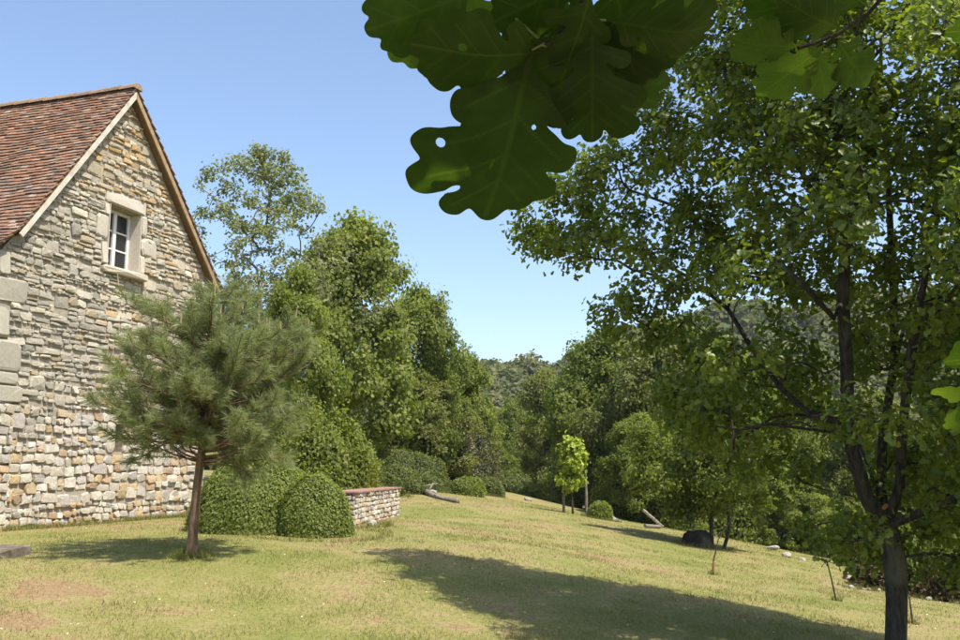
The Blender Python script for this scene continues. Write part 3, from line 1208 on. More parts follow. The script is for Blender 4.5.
def place_tree(name, label, kind, px, depth, top, width, rot, group=None, sink=0.1, leafm=None, cat='tree'):
    (tm, cm), (H0, R0), bark, lf = PROTO[kind]
    p = on_ground(px, depth)
    H = EYE + (470 - top) / F * depth * 1.0 - p[2]
    R = width / 2 / F * depth
    t = thing(name, label, cat, (p[0], p[1], p[2] - sink), rot, group)
    t.scale = (R / R0, R / R0, H / H0)
    link('trunk', tm, M[bark], t)
    if leafm:
        cm = cm.copy()
        cm.materials.clear()
        lf = leafm
    link('crown', cm, M[lf], t)
    return t


# airy tree behind the house
p = on_ground(262, 31)
Ht = EYE + (470 - 128) / F * 31 - p[2]
(tm, cm) = tree_mesh('airy', 52, H=Ht, R=4.0, base=0.26, clumps=330, nleaf=22000, leaf=0.11, rc=0.33, r_tip=0.0095, pw=0.46, shape=SHAPE_FOLD)
t = thing('tall_tree', 'tall airy tree with sparse pale leaves rising behind the house roof', 'tree', (p[0] - 0.3, p[1], p[2] - 0.1), 0.4)
link('trunk', tm, M['grey_bark'], t)
link('crown', cm, M['airy_leaf'], t)
T_ = [
    ('leafy_tree', 'dense round-headed green tree growing between the house and the valley', 'dense', 352, 34, 215, 190, 0.3),
    ('leafy_tree', 'bright green bushy tree close behind the pine and the clipped shrub', 'light', 296, 26, 262, 120, 1.9),
    ('leafy_tree', 'mid green tree whose crown steps down beside the dense round-headed tree', 'round', 418, 40, 282, 122, 2.4),
    ('leafy_tree', 'slim light green tree at the valley end of the left-hand tree group', 'light', 466, 43, 352, 84, 0.9),
    ('leafy_tree', 'low leafy tree above the cloud-clipped junipers', 'light', 425, 39, 372, 110, 4.1),
    ('leafy_tree', 'small far tree below the open gap of hill and sky', 'round', 512, 62, 398, 70, 1.2),
    ('leafy_tree', 'far tree standing left of the lime-green young tree at the wood edge', 'dense', 545, 54, 372, 92, 3.3),
    ('leafy_tree', 'tall broad tree at the wood edge behind the lime-green young tree', 'round', 602, 43, 330, 150, 5.2),
    ('leafy_tree', 'tall dark tree at the wood edge above the leaning poles', 'dense', 668, 40, 322, 150, 0.7),
    ('leafy_tree', 'shaded tree behind the dark stump and the twin-trunked tree', 'round', 742, 38, 352, 130, 2.9),
    ('leafy_tree', 'loose pale tree beyond the field edge right of the twin-trunked tree', 'loose', 812, 40, 380, 120, 1.4),
    ('leafy_tree', 'tree beyond the field edge seen past the big oak trunk', 'dense', 868, 34, 392, 130, 4.6),
    ('leafy_tree', 'bushy tree rising over the stone border beside the big oak trunk', 'round', 950, 27, 400, 150, 3.7),
    ('leafy_tree', 'dark bushy tree at the far end of the stone border', 'dense', 1030, 25, 380, 190, 0.2),
    ('leafy_tree', 'understory tree filling the gap under the wood edge trees', 'dense', 640, 37, 415, 110, 2.2),
]
LM = {352: 'light_leaf', 418: 'mid_leaf', 425: 'olive_leaf', 602: 'mid_leaf', 668: 'olive_leaf', 742: 'mid_leaf', 545: 'olive_leaf', 868: 'olive_leaf', 950: 'mid_leaf', 640: 'mid_leaf'}
for (nm, lb, kd, px, dp, tp, wd, ro) in T_:
    place_tree(nm, lb, kd, px, dp, tp, wd, ro, 'trees around the field', leafm=LM.get(px))

# young lime-green tree with its stakes
p = hit(573, 514)
H = (514 - 440) / F * p[1]
(tm, cm) = tree_mesh('lime', 66, H=H, R=H * 0.22, base=0.33, clumps=46, nleaf=2200, leaf=0.14, rc=0.20, r_tip=0.006, pw=0.5, shape=SHAPE_FOLD)
t = thing('young_tree', 'slim young tree with bright lime-yellow leaves at the wood edge', 'tree', p - np.array([0, 0, 0.05]))
link('trunk', tm, M['oak_bark'], t)
link('crown', cm, M['lime_leaf'], t)
for k, dx in enumerate((-0.28, 0.42)):
    mb = MB()
    mb.tube([(0, 0, -0.2), (0.01, 0, 0.7), (0.02 * (1 - 2 * k), 0, 1.4)], [0.045, 0.042, 0.04], 7, wob=0.05)
    q = (p[0] + dx, p[1] + 0.1, gz(p[0] + dx, p[1] + 0.1))
    o = mb.build('tree_stake', M['old_wood'])
    o.location = q
    tag(o, ('wooden stake close against the young lime-yellow tree trunk', 'wooden stake standing apart towards the small clipped ball')[k], 'stake', 'stakes of the young tree')

# twin-trunked small tree over the field, its stump
pT = hit(720, 549)
r_ = np.random.default_rng(9)
sk = Skeleton()
H = (549 - 392) / F * pT[1]
i1 = sk.path([np.array([-0.2, 0, -0.1]), np.array([-0.2, 0, 0.3]), np.array([-0.16, 0.1, 0.9]), np.array([-0.3, 0.2, 1.7])])
i2 = sk.path([np.array([0.06, 0, -0.1]), np.array([0.18, 0, 0.25]), np.array([0.26, 0, 0.55]), np.array([0.25, 0.05, 1.1]), np.array([0.5, -0.1, 1.9])])
cent = []
while len(cent) < 62:
    q = norm(r_.normal(size=3)) * (r_.random() ** 0.38)
    q = np.array([q[0] * 1.95 - 0.2, q[1] * 1.7, H * 0.60 + q[2] * H * 0.40])
    if q[2] < 0.45 + 0.15 * abs(q[0]):
        continue
    cent.append(q)
cent = np.array(cent)
for q in cent:
    sk.attach(q, r_, 4)
mb = MB()
sk.wood(mb, 0.011, 0.5, 7)
t = thing('twin_trunked_tree', 'small round dark tree with two leaning trunks in the open field', 'tree', pT)
mb.build('trunk', M['oak_bark'], t, smooth=True)
P_, cid = clump_leaves(cent, np.full(len(cent), 0.42), 560, r_, twigs=12)
tint = np.clip(0.5 + r_.normal(size=len(cent))[cid] * 0.14 + r_.normal(size=len(P_)) * 0.17, 0, 1)
link('crown', leaves('twin_crown', P_, norm(P_ - [0, 0, 1.6]) * 0.4 + [0, 0, 0.4] + r_.normal(size=P_.shape) * 0.6, 0.088 * r_.uniform(0.7, 1.3, len(P_)), tint, SHAPE_DIAMOND, seed=4), M['dense_leaf'], t)

pS = hit(697, 546)
mb = MB()
vs, fs = [], []
ns = 36
prof = [(0.37, -0.1), (0.36, 0.08), (0.34, 0.20), (0.31, 0.29), (0.22, 0.36)]
for k, (rr, z) in enumerate(prof):
    for j in range(ns):
        th = 2 * math.pi * j / ns
        f = 1 + 0.06 * math.sin(3 * th + 1) + 0.05 * math.sin(7 * th) + 0.03 * math.sin(13 * th + 2 * z) + 0.022 * math.sin(17 * th - 5 * z)
        vs.append((rr * f * math.cos(th), rr * f * math.sin(th), z + 0.02 * math.sin(2 * th)))
for k in range(len(prof) - 1):
    for j in range(ns):
        fs.append((k * ns + j, k * ns + (j + 1) % ns, (k + 1) * ns + (j + 1) % ns, (k + 1) * ns + j))
mb.add(vs, fs)
t = thing('tree_stump', 'thick dark tree stump beside the twin-trunked tree', 'stump', pS)
mb.build('bark', M['stump_bark'], t, smooth=True)
mb = MB()
mb.add(vs[-ns:], [tuple(range(ns))])
mb.build('cut_top', M['stump_bark'], t)

# ------------------------------------------------------------------ pine by the house
pP = hit(191, 557)
dP = pP[1]
r_ = np.random.default_rng(33)
sc_ = dP / F


def pine_pt(px, py, dy=0.0):
    return np.array([(px - 191) * sc_, dy, (557 - py) * sc_])


sk = Skeleton()
trunk_ids = sk.path([pine_pt(191, 563), pine_pt(192, 530), pine_pt(194, 490), pine_pt(197, 450), pine_pt(199, 410), pine_pt(201, 370), pine_pt(203, 330), pine_pt(203, 300)])
tips, tdirs = [], []
mbw = MB()
cr_c = pine_pt(198, 390)
k = 0
while k < 215:
    q = norm(r_.normal(size=3))
    q = q * (np.abs(q) ** 2.7).sum() ** (-1 / 2.7) * (r_.random() ** 0.42)
    q = np.array([q[0] * 102 * sc_, q[1] * 96 * sc_, q[2] * 94 * sc_]) + cr_c
    hx, hz = q[0] / sc_ + 191, 557 - q[2] / sc_
    # the crown hangs lower on its right side, is bare low down on the left
    if hz > 482 - 0.16 * (hx < 190) * (190 - hx) or (abs(hx - 194) < 34 and hz > 452):
        continue
    ax_ = np.array([np.interp(q[2], [0, 3.4], [0.0, 0.16]), 0])
    rad = np.linalg.norm(q[:2] - ax_)
    # start of the branch: lower on the trunk, whorl
    zs = max(1.12 + 0.45 * r_.random(), min(3.3, q[2] - rad * r_.uniform(0.05, 0.5)))
    s0 = np.array([np.interp(zs, [0, 3.4], [0.0, 0.16]), 0, zs])
    out_ = np.append(norm(q[:2] - ax_), 0)
    L = np.linalg.norm(q - s0)
    c1 = s0 + out_ * L * 0.55 + np.array([0, 0, 0.03 * L])
    pts = [s0 * (1 - t) ** 2 + c1 * 2 * t * (1 - t) + q * t * t for t in np.linspace(0, 1, 6)]
    mbw.tube(pts, [0.017, 0.014, 0.011, 0.009, 0.007, 0.005], 5)
    end = norm(q - c1) * 0.6 + np.array([0, 0, 0.15 + 0.55 * max(0.0, min(1.0, (q[2] - 1.0) / 1.6))])
    nsh = 5
    for j in range(nsh):
        tt = r_.uniform(0.55, 1.0) if j else 1.0
        b0 = s0 * (1 - tt) ** 2 + c1 * 2 * tt * (1 - tt) + q * tt * tt
        dd = norm(end + r_.normal(size=3) * 0.42 * (j > 0))
        ln = r_.uniform(0.14, 0.30)
        tips.append((b0, dd, ln))
        mbw.tube([b0, b0 + dd * ln * 0.9], [0.006, 0.003], 4, cap=False)
    k += 1
nd = 100
B0 = np.array([q[0] for q in tips])
DD = np.array([q[1] for q in tips])
LN = np.array([q[2] for q in tips])
u = r_.random((len(tips), nd, 1)) ** 0.7
base = B0[:, None] + DD[:, None] * LN[:, None, None] * u
perp = r_.normal(size=(len(tips), nd, 3))
perp = norm(perp - DD[:, None] * np.sum(perp * DD[:, None], axis=2, keepdims=True))
nd_dir = norm(DD[:, None] * r_.uniform(0.5, 1.3, (len(tips), nd, 1)) + perp + np.array([0, 0, -0.10]))
ln = r_.uniform(0.10, 0.17, (len(tips), nd, 1))
side = norm(np.cross(nd_dir, r_.normal(size=nd_dir.shape)))
wd = 0.0018
v0 = base - side * wd
v1 = base + side * wd
v2 = base + nd_dir * ln * 0.6 + side * wd * 1.1 + np.array([0, 0, -0.004])
v3 = base + nd_dir * ln + np.array([0, 0, -0.012])
V = np.stack([v0, v1, v2, v3], axis=2).reshape(-1, 3)
n4 = len(V) // 4
Fq = np.arange(n4)[:, None] * 4 + np.array([[0, 1, 2, 3]])
tt = np.clip(0.5 + r_.normal(size=(len(tips), 1)) * 0.13 + r_.normal(size=(len(tips), nd)) * 0.16, 0, 1).ravel()
pine = thing('pine_tree', 'young soft-needled pine standing alone in front of the stone gable', 'tree', pP)
mbt = MB()
ppts = [pine_pt(191, 566), pine_pt(191, 552), pine_pt(192, 530), pine_pt(194, 490), pine_pt(197, 450), pine_pt(199, 410), pine_pt(201, 370), pine_pt(203, 330), pine_pt(204, 300)]
mbt.tube(ppts, [0.095, 0.072, 0.063, 0.056, 0.049, 0.041, 0.031, 0.02, 0.010], 10, wob=0.07)
mbt.build('trunk', M['pine_bark'], pine, smooth=True)
mbw.build('branches', M['pine_bark'], pine, smooth=True, kind='stuff')
link('needles', fast_mesh('needles', V, Fq, np.repeat(tt, 4)), M['needle'], pine, kind='stuff')
mbc = MB()
for (b0, dd, l0) in tips:
    if b0[2] > 2.75 and r_.random() < 0.32:
        e = b0 + dd * l0
        mbc.tube([e, e + np.array([r_.normal() * 0.01, r_.normal() * 0.01, r_.uniform(0.08, 0.2)])], [0.008, 0.005], 5)
mbc.build('candle_shoots', M['candle'], pine, kind='stuff')


# ------------------------------------------------------------------ clipped shrubs and bushes
def mound_mesh(name, rx, ry, h, n, leaf, seed, rough=0.06, sq=2.4, shape=SHAPE_FOLD, jit=0.5, tuft=0.0):
    r = np.random.default_rng(seed)
    d = r.normal(size=(n, 3))
    d[:, 2] = np.abs(d[:, 2])
    d = norm(d)
    e = (np.abs(d) ** sq).sum(1) ** (-1 / sq)
    ph = r.random(6) * 6
    th = np.arctan2(d[:, 1], d[:, 0])
    bump = 1 + rough * (np.sin(3 * th + ph[0] + 3 * d[:, 2]) + 0.7 * np.sin(7 * th + ph[1] - 4 * d[:, 2]) + 0.6 * np.sin(11 * d[:, 2] + ph[2] + 2 * th)) / 1.6
    inn = 1 - (r.random(n) ** 2) * 0.10 + tuft * np.abs(r.normal(size=n)) * 0.1
    S = np.array([rx, ry, h])
    P_ = d * (e * bump * inn)[:, None] * S
    N = norm(d / S * S.mean()) * 1.0 + r.normal(size=(n, 3)) * jit
    tint = np.clip(0.5 + r.normal(size=n) * 0.2 + 0.08 * np.sin(9 * th + 5 * d[:, 2]), 0, 1)
    lm = leaves(name + '_foliage', P_, N, leaf * r.uniform(0.7, 1.3, n), tint, shape, droop=0.0, seed=seed)
    # inner body: solid core for the twigs, coloured dark as the shade within
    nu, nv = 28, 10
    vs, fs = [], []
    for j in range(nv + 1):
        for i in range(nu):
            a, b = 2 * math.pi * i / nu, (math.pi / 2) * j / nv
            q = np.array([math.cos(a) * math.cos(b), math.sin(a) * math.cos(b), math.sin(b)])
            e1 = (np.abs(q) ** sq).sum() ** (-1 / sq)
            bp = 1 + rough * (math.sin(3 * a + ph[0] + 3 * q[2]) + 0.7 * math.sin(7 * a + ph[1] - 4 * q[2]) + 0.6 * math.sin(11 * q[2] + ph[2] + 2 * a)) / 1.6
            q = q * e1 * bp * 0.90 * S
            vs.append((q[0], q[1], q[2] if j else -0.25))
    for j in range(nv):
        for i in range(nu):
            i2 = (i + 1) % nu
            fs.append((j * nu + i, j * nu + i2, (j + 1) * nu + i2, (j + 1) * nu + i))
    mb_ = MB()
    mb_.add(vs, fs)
    return lm, mb_.mesh(name + '_shaded_core', True)


def mound(name, label, cx, base_y, depth, wpx, top, ryf, n, leaf, seed, mat, group=None, cat='shrub', rough=0.06, sq=2.4, rot=0.0, shape=SHAPE_FOLD, jit=0.5, meshes=None, tuft=0.0):
    """cx,top,wpx in photograph pixels, standing on the ground at the given depth"""
    p = on_ground(cx, depth)
    rx = wpx / 2 / F * depth
    h = EYE + (470 - top) / F * depth - p[2]
    lm, cm_ = meshes or mound_mesh(name, rx, rx * ryf, h, n, leaf, seed, rough, sq, shape, jit, tuft)
    t = thing(name, label, cat, p, rot, group)
    link('foliage', lm, M[mat], t)
    link('twigs', cm_, M['dark_core'], t)  # solid core with inner shade in its colour, no separate twigs
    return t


mound('clipped_shrub', 'large clipped dome of evergreen shrub beside the pine trunk', 262, 0, 16.5, 128, 463, 1.0, 60000, 0.042, 5, 'hedge_leaf', tuft=0.35, sq=1.95, rough=0.05, jit=0.36)
mound('clipped_shrub', 'smaller clipped dome grown against the large clipped shrub', 318, 0, 15.8, 70, 477, 1.1, 28000, 0.042, 6, 'hedge_leaf', tuft=0.35, sq=1.95, rough=0.05, jit=0.36)
mound('leafy_shrub', 'unclipped bright leafy shrub arching over the short stone wall', 324, 0, 21.2, 96, 428, 0.9, 20000, 0.075, 8, 'light_leaf', rough=0.14, sq=2.0, jit=0.8, tuft=1.0)
mound('leafy_shrub', 'dark leafy shrub behind the pine beside the arching shrub', 276, 0, 23, 80, 436, 0.9, 12000, 0.085, 9, 'dense_leaf', rough=0.14, sq=2.0, jit=0.8, tuft=1.0)
def row_depth(px, row):
    """depth at which the ground shows at a given picture row"""
    return float(hit(px, row)[1])


for (cx, row, w, tp, sd, lb) in ((396, 494, 62, 466, 31, 'upper cloud-clipped juniper just beyond the tile-coped wall'),
                                (430, 492, 46, 473, 32, 'spreading juniper above the fallen log'),
                                (384, 497, 40, 474, 33, 'low juniper rising over the end of the tile-coped wall'),
                                (408, 489, 84, 452, 37, 'tall juniper behind the cloud-clipped ones')):
    mound('juniper_bush', lb, cx, 0, row_depth(cx, row) + 0.8, w, tp, 0.7, 11000, 0.06, sd, 'juniper', 'junipers along the bank', rough=0.12, sq=1.75, jit=0.6)
mound('round_bush', 'round clipped bush with pale leaves between the juniper and the dark round bush', 467, 0, row_depth(467, 496) + 0.6, 36, 478, 0.9, 5000, 0.075, 34, 'hedge_leaf', rough=0.08, jit=0.6)
mound('round_bush', 'dark round bush at the edge of the bank beside a grey stone', 489, 0, row_depth(489, 496) + 0.5, 28, 478, 0.9, 5000, 0.08, 35, 'juniper', rough=0.06, jit=0.6)
mound('round_bush', 'small clipped ball of shrub right of the lime-yellow young tree', 598, 0, row_depth(598, 519) + 0.3, 22, 502, 0.9, 3600, 0.08, 36, 'light_leaf', rough=0.05, jit=0.6)
mound('bronze_shrub', 'thin bronze-brown shrub among the green trees above the round bushes', 473, 0, 41, 46, 436, 0.7, 4200, 0.09, 38, 'bronze_leaf', rough=0.2, sq=1.8, jit=1.0, tuft=1.6)
# rough shrubs along the wood edge
sh = [mound_mesh('edge_shrub', 1.5, 1.4, 1.6, 6500, 0.12, s, 0.18, 2.0, SHAPE_FOLD, 0.9, 1.2) for s in (71, 72, 73)]
E_ = [(512, 48, 40, 478, 'juniper', 'low dark undergrowth bush past the bank of round bushes'), (540, 43, 46, 486, 'dense_leaf', 'dark undergrowth bush left of the lime-yellow young tree'),
      (562, 42, 40, 480, 'dense_leaf', 'dark undergrowth bush right behind the lime-yellow young tree'), (622, 39, 60, 478, 'dense_leaf', 'dark undergrowth bush behind the white slab'),
      (668, 37, 64, 486, 'dense_leaf', 'dark undergrowth bush behind the leaning poles'), (755, 37, 70, 498, 'dense_leaf', 'undergrowth bush behind the twin-trunked tree'),
      (802, 33, 66, 480, 'light_leaf', 'bright sunlit bush across the field from the oak trunk'), (838, 31, 56, 500, 'light_leaf', 'pale green bush beside the bright sunlit bush'),
      (772, 33, 56, 470, 'light_leaf', 'light green bush behind the bright sunlit bush'), (905, 19.8, 70, 536, 'dense_leaf', 'dark bush behind the stone border beside the oak trunk'),
      (955, 18.6, 90, 528, 'dense_leaf', 'broad dark bush overhanging the stone border'), (868, 26, 60, 520, 'dense_leaf', 'dark bush at the start of the stone border'), (1010, 17.5, 110, 510, 'dense_leaf', 'large bush at the outer end of the stone border'),
      (450, 42, 60, 440, 'light_leaf', 'leafy bush under the slim light green tree'), (485, 50, 60, 436, 'dense_leaf', 'dark bush in the gap beside the slim light green tree')]
for k, (cx, dp, w, tp, mt, lb) in enumerate(E_):
    lm, tw = sh[k % 3]
    p = on_ground(cx, dp)
    h = EYE + (470 - tp) / F * dp - p[2]
    rx = w / 2 / F * dp
    if h / 1.6 > 1.6 * rx / 1.5:            # tall ones rise from the valley: small trees
        place_tree('undergrowth_tree', lb.replace('bush ', 'tree ', 1) if 'bush ' in lb else lb, ('light', 'round')[k % 2], cx, dp, tp, w * 1.15, k * 1.3, 'bushes along the wood edge', leafm=mt)
        continue
    t = thing('undergrowth_bush', lb, 'bush', p, k * 1.3, 'bushes along the wood edge')
    t.scale = (rx / 1.5, rx / 1.5, max(0.4, h) / 1.6)
    l2 = lm.copy()
    l2.materials.clear()
    link('foliage', l2, M[mt], t)
    link('twigs', tw, M['dark_core'], t)  # same solid core, shade painted in

# ------------------------------------------------------------------ the big oak
pO = hit(895, 630)
pO = at(895, 668, 9.5)
pO[2] = gz(pO[0], pO[1])
r_ = np.random.default_rng(77)
sk = Skeleton()


def A_(x, y, d):
    return at(x, y, d)


fork = A_(886, 526, 9.5)
tr = sk.path([pO + [0, 0, -0.15], pO + [0, 0, 0.12], A_(896, 640, 9.5), A_(897, 600, 9.5), A_(895, 560, 9.5), fork])[-1]
l1 = sk.path([A_(866, 496, 9.5), A_(853, 452, 9.5), A_(848, 423, 9.5), A_(847, 362, 9.5), A_(843, 300, 9.4), A_(846, 220, 9.3), A_(836, 130, 9.2), A_(818, 40, 9.0), A_(800, -40, 9.0)], tr)
sk.path([A_(812, 416, 9.9), A_(781, 388, 10.3), A_(753, 350, 10.7), A_(728, 309, 11.0), A_(690, 278, 11.4), A_(640, 250, 11.8), A_(585, 238, 12.2), A_(545, 236, 12.4)], l1[3])
sk.path([A_(834, 318, 9.3), A_(806, 288, 9.3), A_(781, 264, 9.5), A_(750, 250, 9.8), A_(712, 236, 10.2), A_(672, 205, 10.5), A_(630, 190, 10.9)], l1[5])
sk.path([A_(826, 374, 9.3), A_(801, 362, 9.2), A_(773, 367, 9.0), A_(735, 372, 8.8)], l1[4])
sk.path([A_(830, 432, 9.2), A_(800, 428, 9.0), A_(770, 424, 8.8), A_(740, 430, 8.7), A_(715, 426, 8.6)], l1[3])
sk.path([A_(822, 210, 9.6), A_(790, 150, 10.0), A_(750, 110, 10.4), A_(710, 70, 10.7), A_(680, 40, 10.9)], l1[6])
sk.path([A_(838, 140, 8.6), A_(850, 60, 8.0), A_(870, -20, 7.6)], l1[7])
m1_ = sk.path([A_(881, 488, 9.6), A_(883, 435, 9.8), A_(895, 362, 10.0), A_(893, 280, 10.2), A_(889, 200, 10.4), A_(882, 100, 10.6), A_(880, 0, 10.8)], tr)
sk.path([A_(906, 320, 10.4), A_(920, 280, 10.9), A_(934, 230, 11.3), A_(940, 160, 11.6)], m1_[3])
sk.path([A_(860, 250, 10.9), A_(820, 200, 11.6), A_(790, 170, 12.2)], m1_[4])
r1 = sk.path([A_(900, 486, 9.4), A_(902, 431, 9.2), A_(908, 382, 9.0), A_(916, 321, 8.8), A_(928, 264, 8.6), A_(948, 170, 8.4), A_(960, 60, 8.2)], tr)
sk.path([A_(950, 300, 8.4), A_(990, 240, 8.1), A_(1030, 180, 7.9)], r1[4])
rl = sk.path([A_(908, 518, 9.3), A_(935, 507, 9.1), A_(962, 496, 8.9), A_(1010, 470, 8.7), A_(1060, 420, 8.6), A_(1110, 360, 8.6)], tr)
sk.path([A_(880, 505, 10.0), A_(870, 470, 10.8), A_(850, 420, 11.5), A_(835, 380, 12.1)], tr)
outline = [(512, 250), (528, 205), (560, 172), (590, 155), (604, 118), (636, 62), (672, 22), (700, -40), (780, -130), (960, -170), (1120, -90), (1230, 120), (1220, 340), (1130, 500),
           (1000, 565), (930, 560), (905, 548), (880, 556), (835, 552), (800, 505), (760, 478), (735, 462), (700, 440), (660, 400), (690, 372), (650, 338), (600, 322), (612, 296), (570, 282), (530, 272)]


def inside(x, y, poly):
    c = False
    n = len(poly)
    for i in range(n):
        x0, y0 = poly[i]
        x1, y1 = poly[(i + 1) % n]
        if (y0 > y) != (y1 > y) and x < (x1 - x0) * (y - y0) / (y1 - y0) + x0:
            c = not c
    return c


shade = [(348, 542), (400, 574), (470, 604), (515, 628), (550, 655), (620, 740), (700, 1200), (3000, 1200), (3000, 700), (960, 655), (870, 634), (800, 618), (700, 598), (640, 586), (560, 575), (470, 558)]
gaps = [(590, 262, 34, 16), (655, 205, 26, 20), (705, 180, 18, 16), (745, 300, 26, 20), (790, 308, 18, 12), (672, 300, 22, 10), (940, 60, 12, 10), (735, 145, 14, 10), (812, 250, 16, 10), (625, 130, 12, 14), (560, 262, 30, 6), (838, 330, 12, 20), (820, 470, 22, 26)]
cent = []
tries = 0
while len(cent) < 640 and tries < 14000:
    tries += 1
    x, y = r_.uniform(505, 1235), r_.uniform(-170, 566)
    if not inside(x, y, outline):
        continue
    if any(((x - a) / (c * 1.15)) ** 2 + ((y - b) / (d * 1.15)) ** 2 < 1 for a, b, c, d in gaps) and r_.random() < 0.93:
        continue
    mid = np.interp(x, [510, 700, 880, 1200], [12.2, 10.6, 9.3, 8.6])
    half = np.interp(x, [510, 620, 760, 900, 1100, 1235], [0.5, 1.3, 2.0, 2.2, 2.0, 0.6]) * np.interp(y, [-170, 0, 300, 480, 566], [0.5, 0.9, 1.0, 0.75, 0.45])
    if x > 860 and y > 480:
        half *= 0.8
    d = mid + r_.uniform(-1, 1) * half
    if 735 < x < 945 and 230 < y < 525:      # the limbs stand clear on this side, foliage hangs behind them
        d = mid + r_.uniform(0.15, 1.3) * half
    # the lowest part and the middle are thinner so that the limbs show
    if 770 < x < 960 and 250 < y < 520 and r_.random() < 0.30:
        continue
    if 720 < x < 860 and 420 < y < 540 and r_.random() < 0.35:
        continue
    # the depth must also fit the shade the crown throws on the lawn
    ok = False
    for _try in range(9):
        q = at(x, y, d)
        sh_ = q.copy()
        for _k in range(4):
            sh_ = q - np.array(SDIR) * ((q[2] - gz(sh_[0], sh_[1])) / SDIR.z)
        dd_ = sh_[1] * CP + (sh_[2] - EYE) * SP
        if dd_ < 4:
            ok = True
            break
        sxp = 480 + F * sh_[0] / dd_
        syp = 320 - F * ((sh_[2] - EYE) * CP - sh_[1] * SP) / dd_
        if inside(sxp, syp, shade):
            ok = True
            break
        d = mid + r_.uniform(-1.1, 1.25) * (half + 0.6)
    if not ok:
        continue
    if cent and np.min(np.linalg.norm(np.array(cent) - q, axis=1)) < 0.23:
        continue
    cent.append(q)
cent = np.array(cent)
order = np.argsort([np.linalg.norm(np.array(sk.p) - q, axis=1).min() for q in cent])
for i in order:
    sk.attach(cent[i], r_, 5, bow=0.22)
mb = MB()
sk.wood(mb, 0.0068, 0.47, 9, r_max=0.16, flare=(1.35, 1.1))
# leaf-bearing twigs
tw = []
for q in cent:
    for j in range(6):
        e = q + norm(r_.normal(size=3)) * r_.uniform(0.12, 0.32) * np.array([1, 1, 0.8])
        tw.append(e)
        mb.tube([q, (q + e) / 2 + r_.normal(size=3) * 0.03, e], [0.006, 0.004, 0.0025], 3, cap=False)
tw = np.array(tw)
oak = thing('oak_tree', 'large spreading oak with several upright limbs and dark trunk on the lawn', 'tree', pO)
o = mb.build('trunk', M['oak_bark'], oak, smooth=True)
o.location = -Vector([float(c) for c in pO])
n_per = r_.integers(19, 36, len(tw))
off = np.repeat(np.arange(len(tw)), n_per)
P_ = tw[off] + r_.normal(size=(len(off), 3)) * 0.075
ctint = np.repeat(r_.normal(size=len(cent)) * 0.13, 6)
tint = np.clip(0.5 + ctint[off] + r_.normal(size=len(P_)) * 0.18, 0, 1)
axis = at(880, 300, 9.6)
N = 0.25 * norm(P_ - axis) + 0.4 * norm(P_ - np.repeat(cent, 6, axis=0)[off]) + np.array([0, 0, 0.45]) + r_.normal(size=P_.shape) * 0.5
o = link('crown', leaves('oak_crown', P_, N, 0.077 * r_.uniform(0.65, 1.25, len(P_)), tint, SHAPE_OAK, droop=0.3, seed=8), M['oak_leaf'], oak)
o.location = -Vector([float(c) for c in pO])
print('oak leaves', len(P_), 'clumps', len(cent), 'trunk', pO)
mb = MB()
c0 = A_(884, 508, 9.36)  # small orange disc in the fork
mb.tube([c0, c0 + [0.0, -0.06, 0.03], c0 + [0.0, -0.062, 0.031]], [0.022, 0.019, 0.012], 9)
o = mb.build('fork_spot', M['orange_spot'], oak)
o.location = -Vector([float(c) for c in pO])

# ------------------------------------------------------------------ hillside wood beyond the valley
r_ = np.random.default_rng(101)
cs = []
for k in range(2600):
    rr = math.sqrt(r_.uniform(66 ** 2, 274 ** 2))
    a = math.radians(r_.uniform(-34, 46))
    X, Y = rr * math.sin(a), rr * math.cos(a)
    cs.append((X, Y))
cs = np.array(cs)
cz = ground_z(cs[:, 0], cs[:, 1])
rad = r_.uniform(1.7, 3.6, len(cs))
hgt = rad * r_.uniform(1.0, 1.7, len(cs))
nl = 105
d = norm(r_.normal(size=(len(cs), nl, 3)))
d[:, :, 2] = np.abs(d[:, :, 2]) * 1.0 - 0.15
lump = 0.78 + 0.3 * r_.random((len(cs), nl, 1))
P_ = np.stack([cs[:, 0], cs[:, 1], cz + hgt * 0.35], axis=1)[:, None] + d * lump * np.stack([rad, rad, hgt * 0.9], axis=1)[:, None]
P_ = P_.reshape(-1, 3)
N = (d * 0.8 + [0, 0, 0.25] + r_.normal(size=d.shape) * 0.45).reshape(-1, 3)
tint = np.clip(np.repeat(0.48 + r_.normal(size=len(cs)) * 0.2, nl) + r_.normal(size=len(P_)) * 0.1, 0, 1)
o = link('hillside_wood', leaves('hillside_wood', P_, N, np.repeat(rad, nl) * r_.uniform(0.3, 0.55, len(P_)), tint, SHAPE_DIAMOND, seed=3), M['hill_leaf'])
o['kind'] = 'stuff'
o['label'] = 'hazy wooded hillside rising beyond the valley'
o['category'] = 'woodland'
# ------------------------------------------------------------------ small things on the lawn and along its edges
def rock_mesh(name, seed, flat=0.6, sub=2):
    r = random.Random(seed)
    bm = bmesh.new()
    bmesh.ops.create_icosphere(bm, subdivisions=sub, radius=1.0)
    ax3 = [Vector((r.gauss(0, 1), r.gauss(0, 1), r.gauss(0, 1))).normalized() for _ in range(9)]
    cutd = [r.uniform(0.55, 0.9) for _ in ax3]
    for v in bm.verts:
        for a, c in zip(ax3, cutd):          # facets: push back whatever lies beyond a cutting plane
            e = v.co.dot(a) - c
            if e > 0:
                v.co -= a * e * 0.9
        v.co *= 1 + r.uniform(-0.04, 0.04)
        v.co.z *= flat
    me = bpy.data.meshes.new(name)
    bm.to_mesh(me)
    bm.free()
    a = me.attributes.new('col', 'FLOAT_COLOR', 'POINT')
    k = r.uniform(0.85, 1.1)
    a.data.foreach_set('color', np.tile(np.array([0.36 * k, 0.33 * k, 0.27 * k, 1.0], dtype=np.float32), len(me.vertices)))
    me.materials.append(M['stone'])
    return me


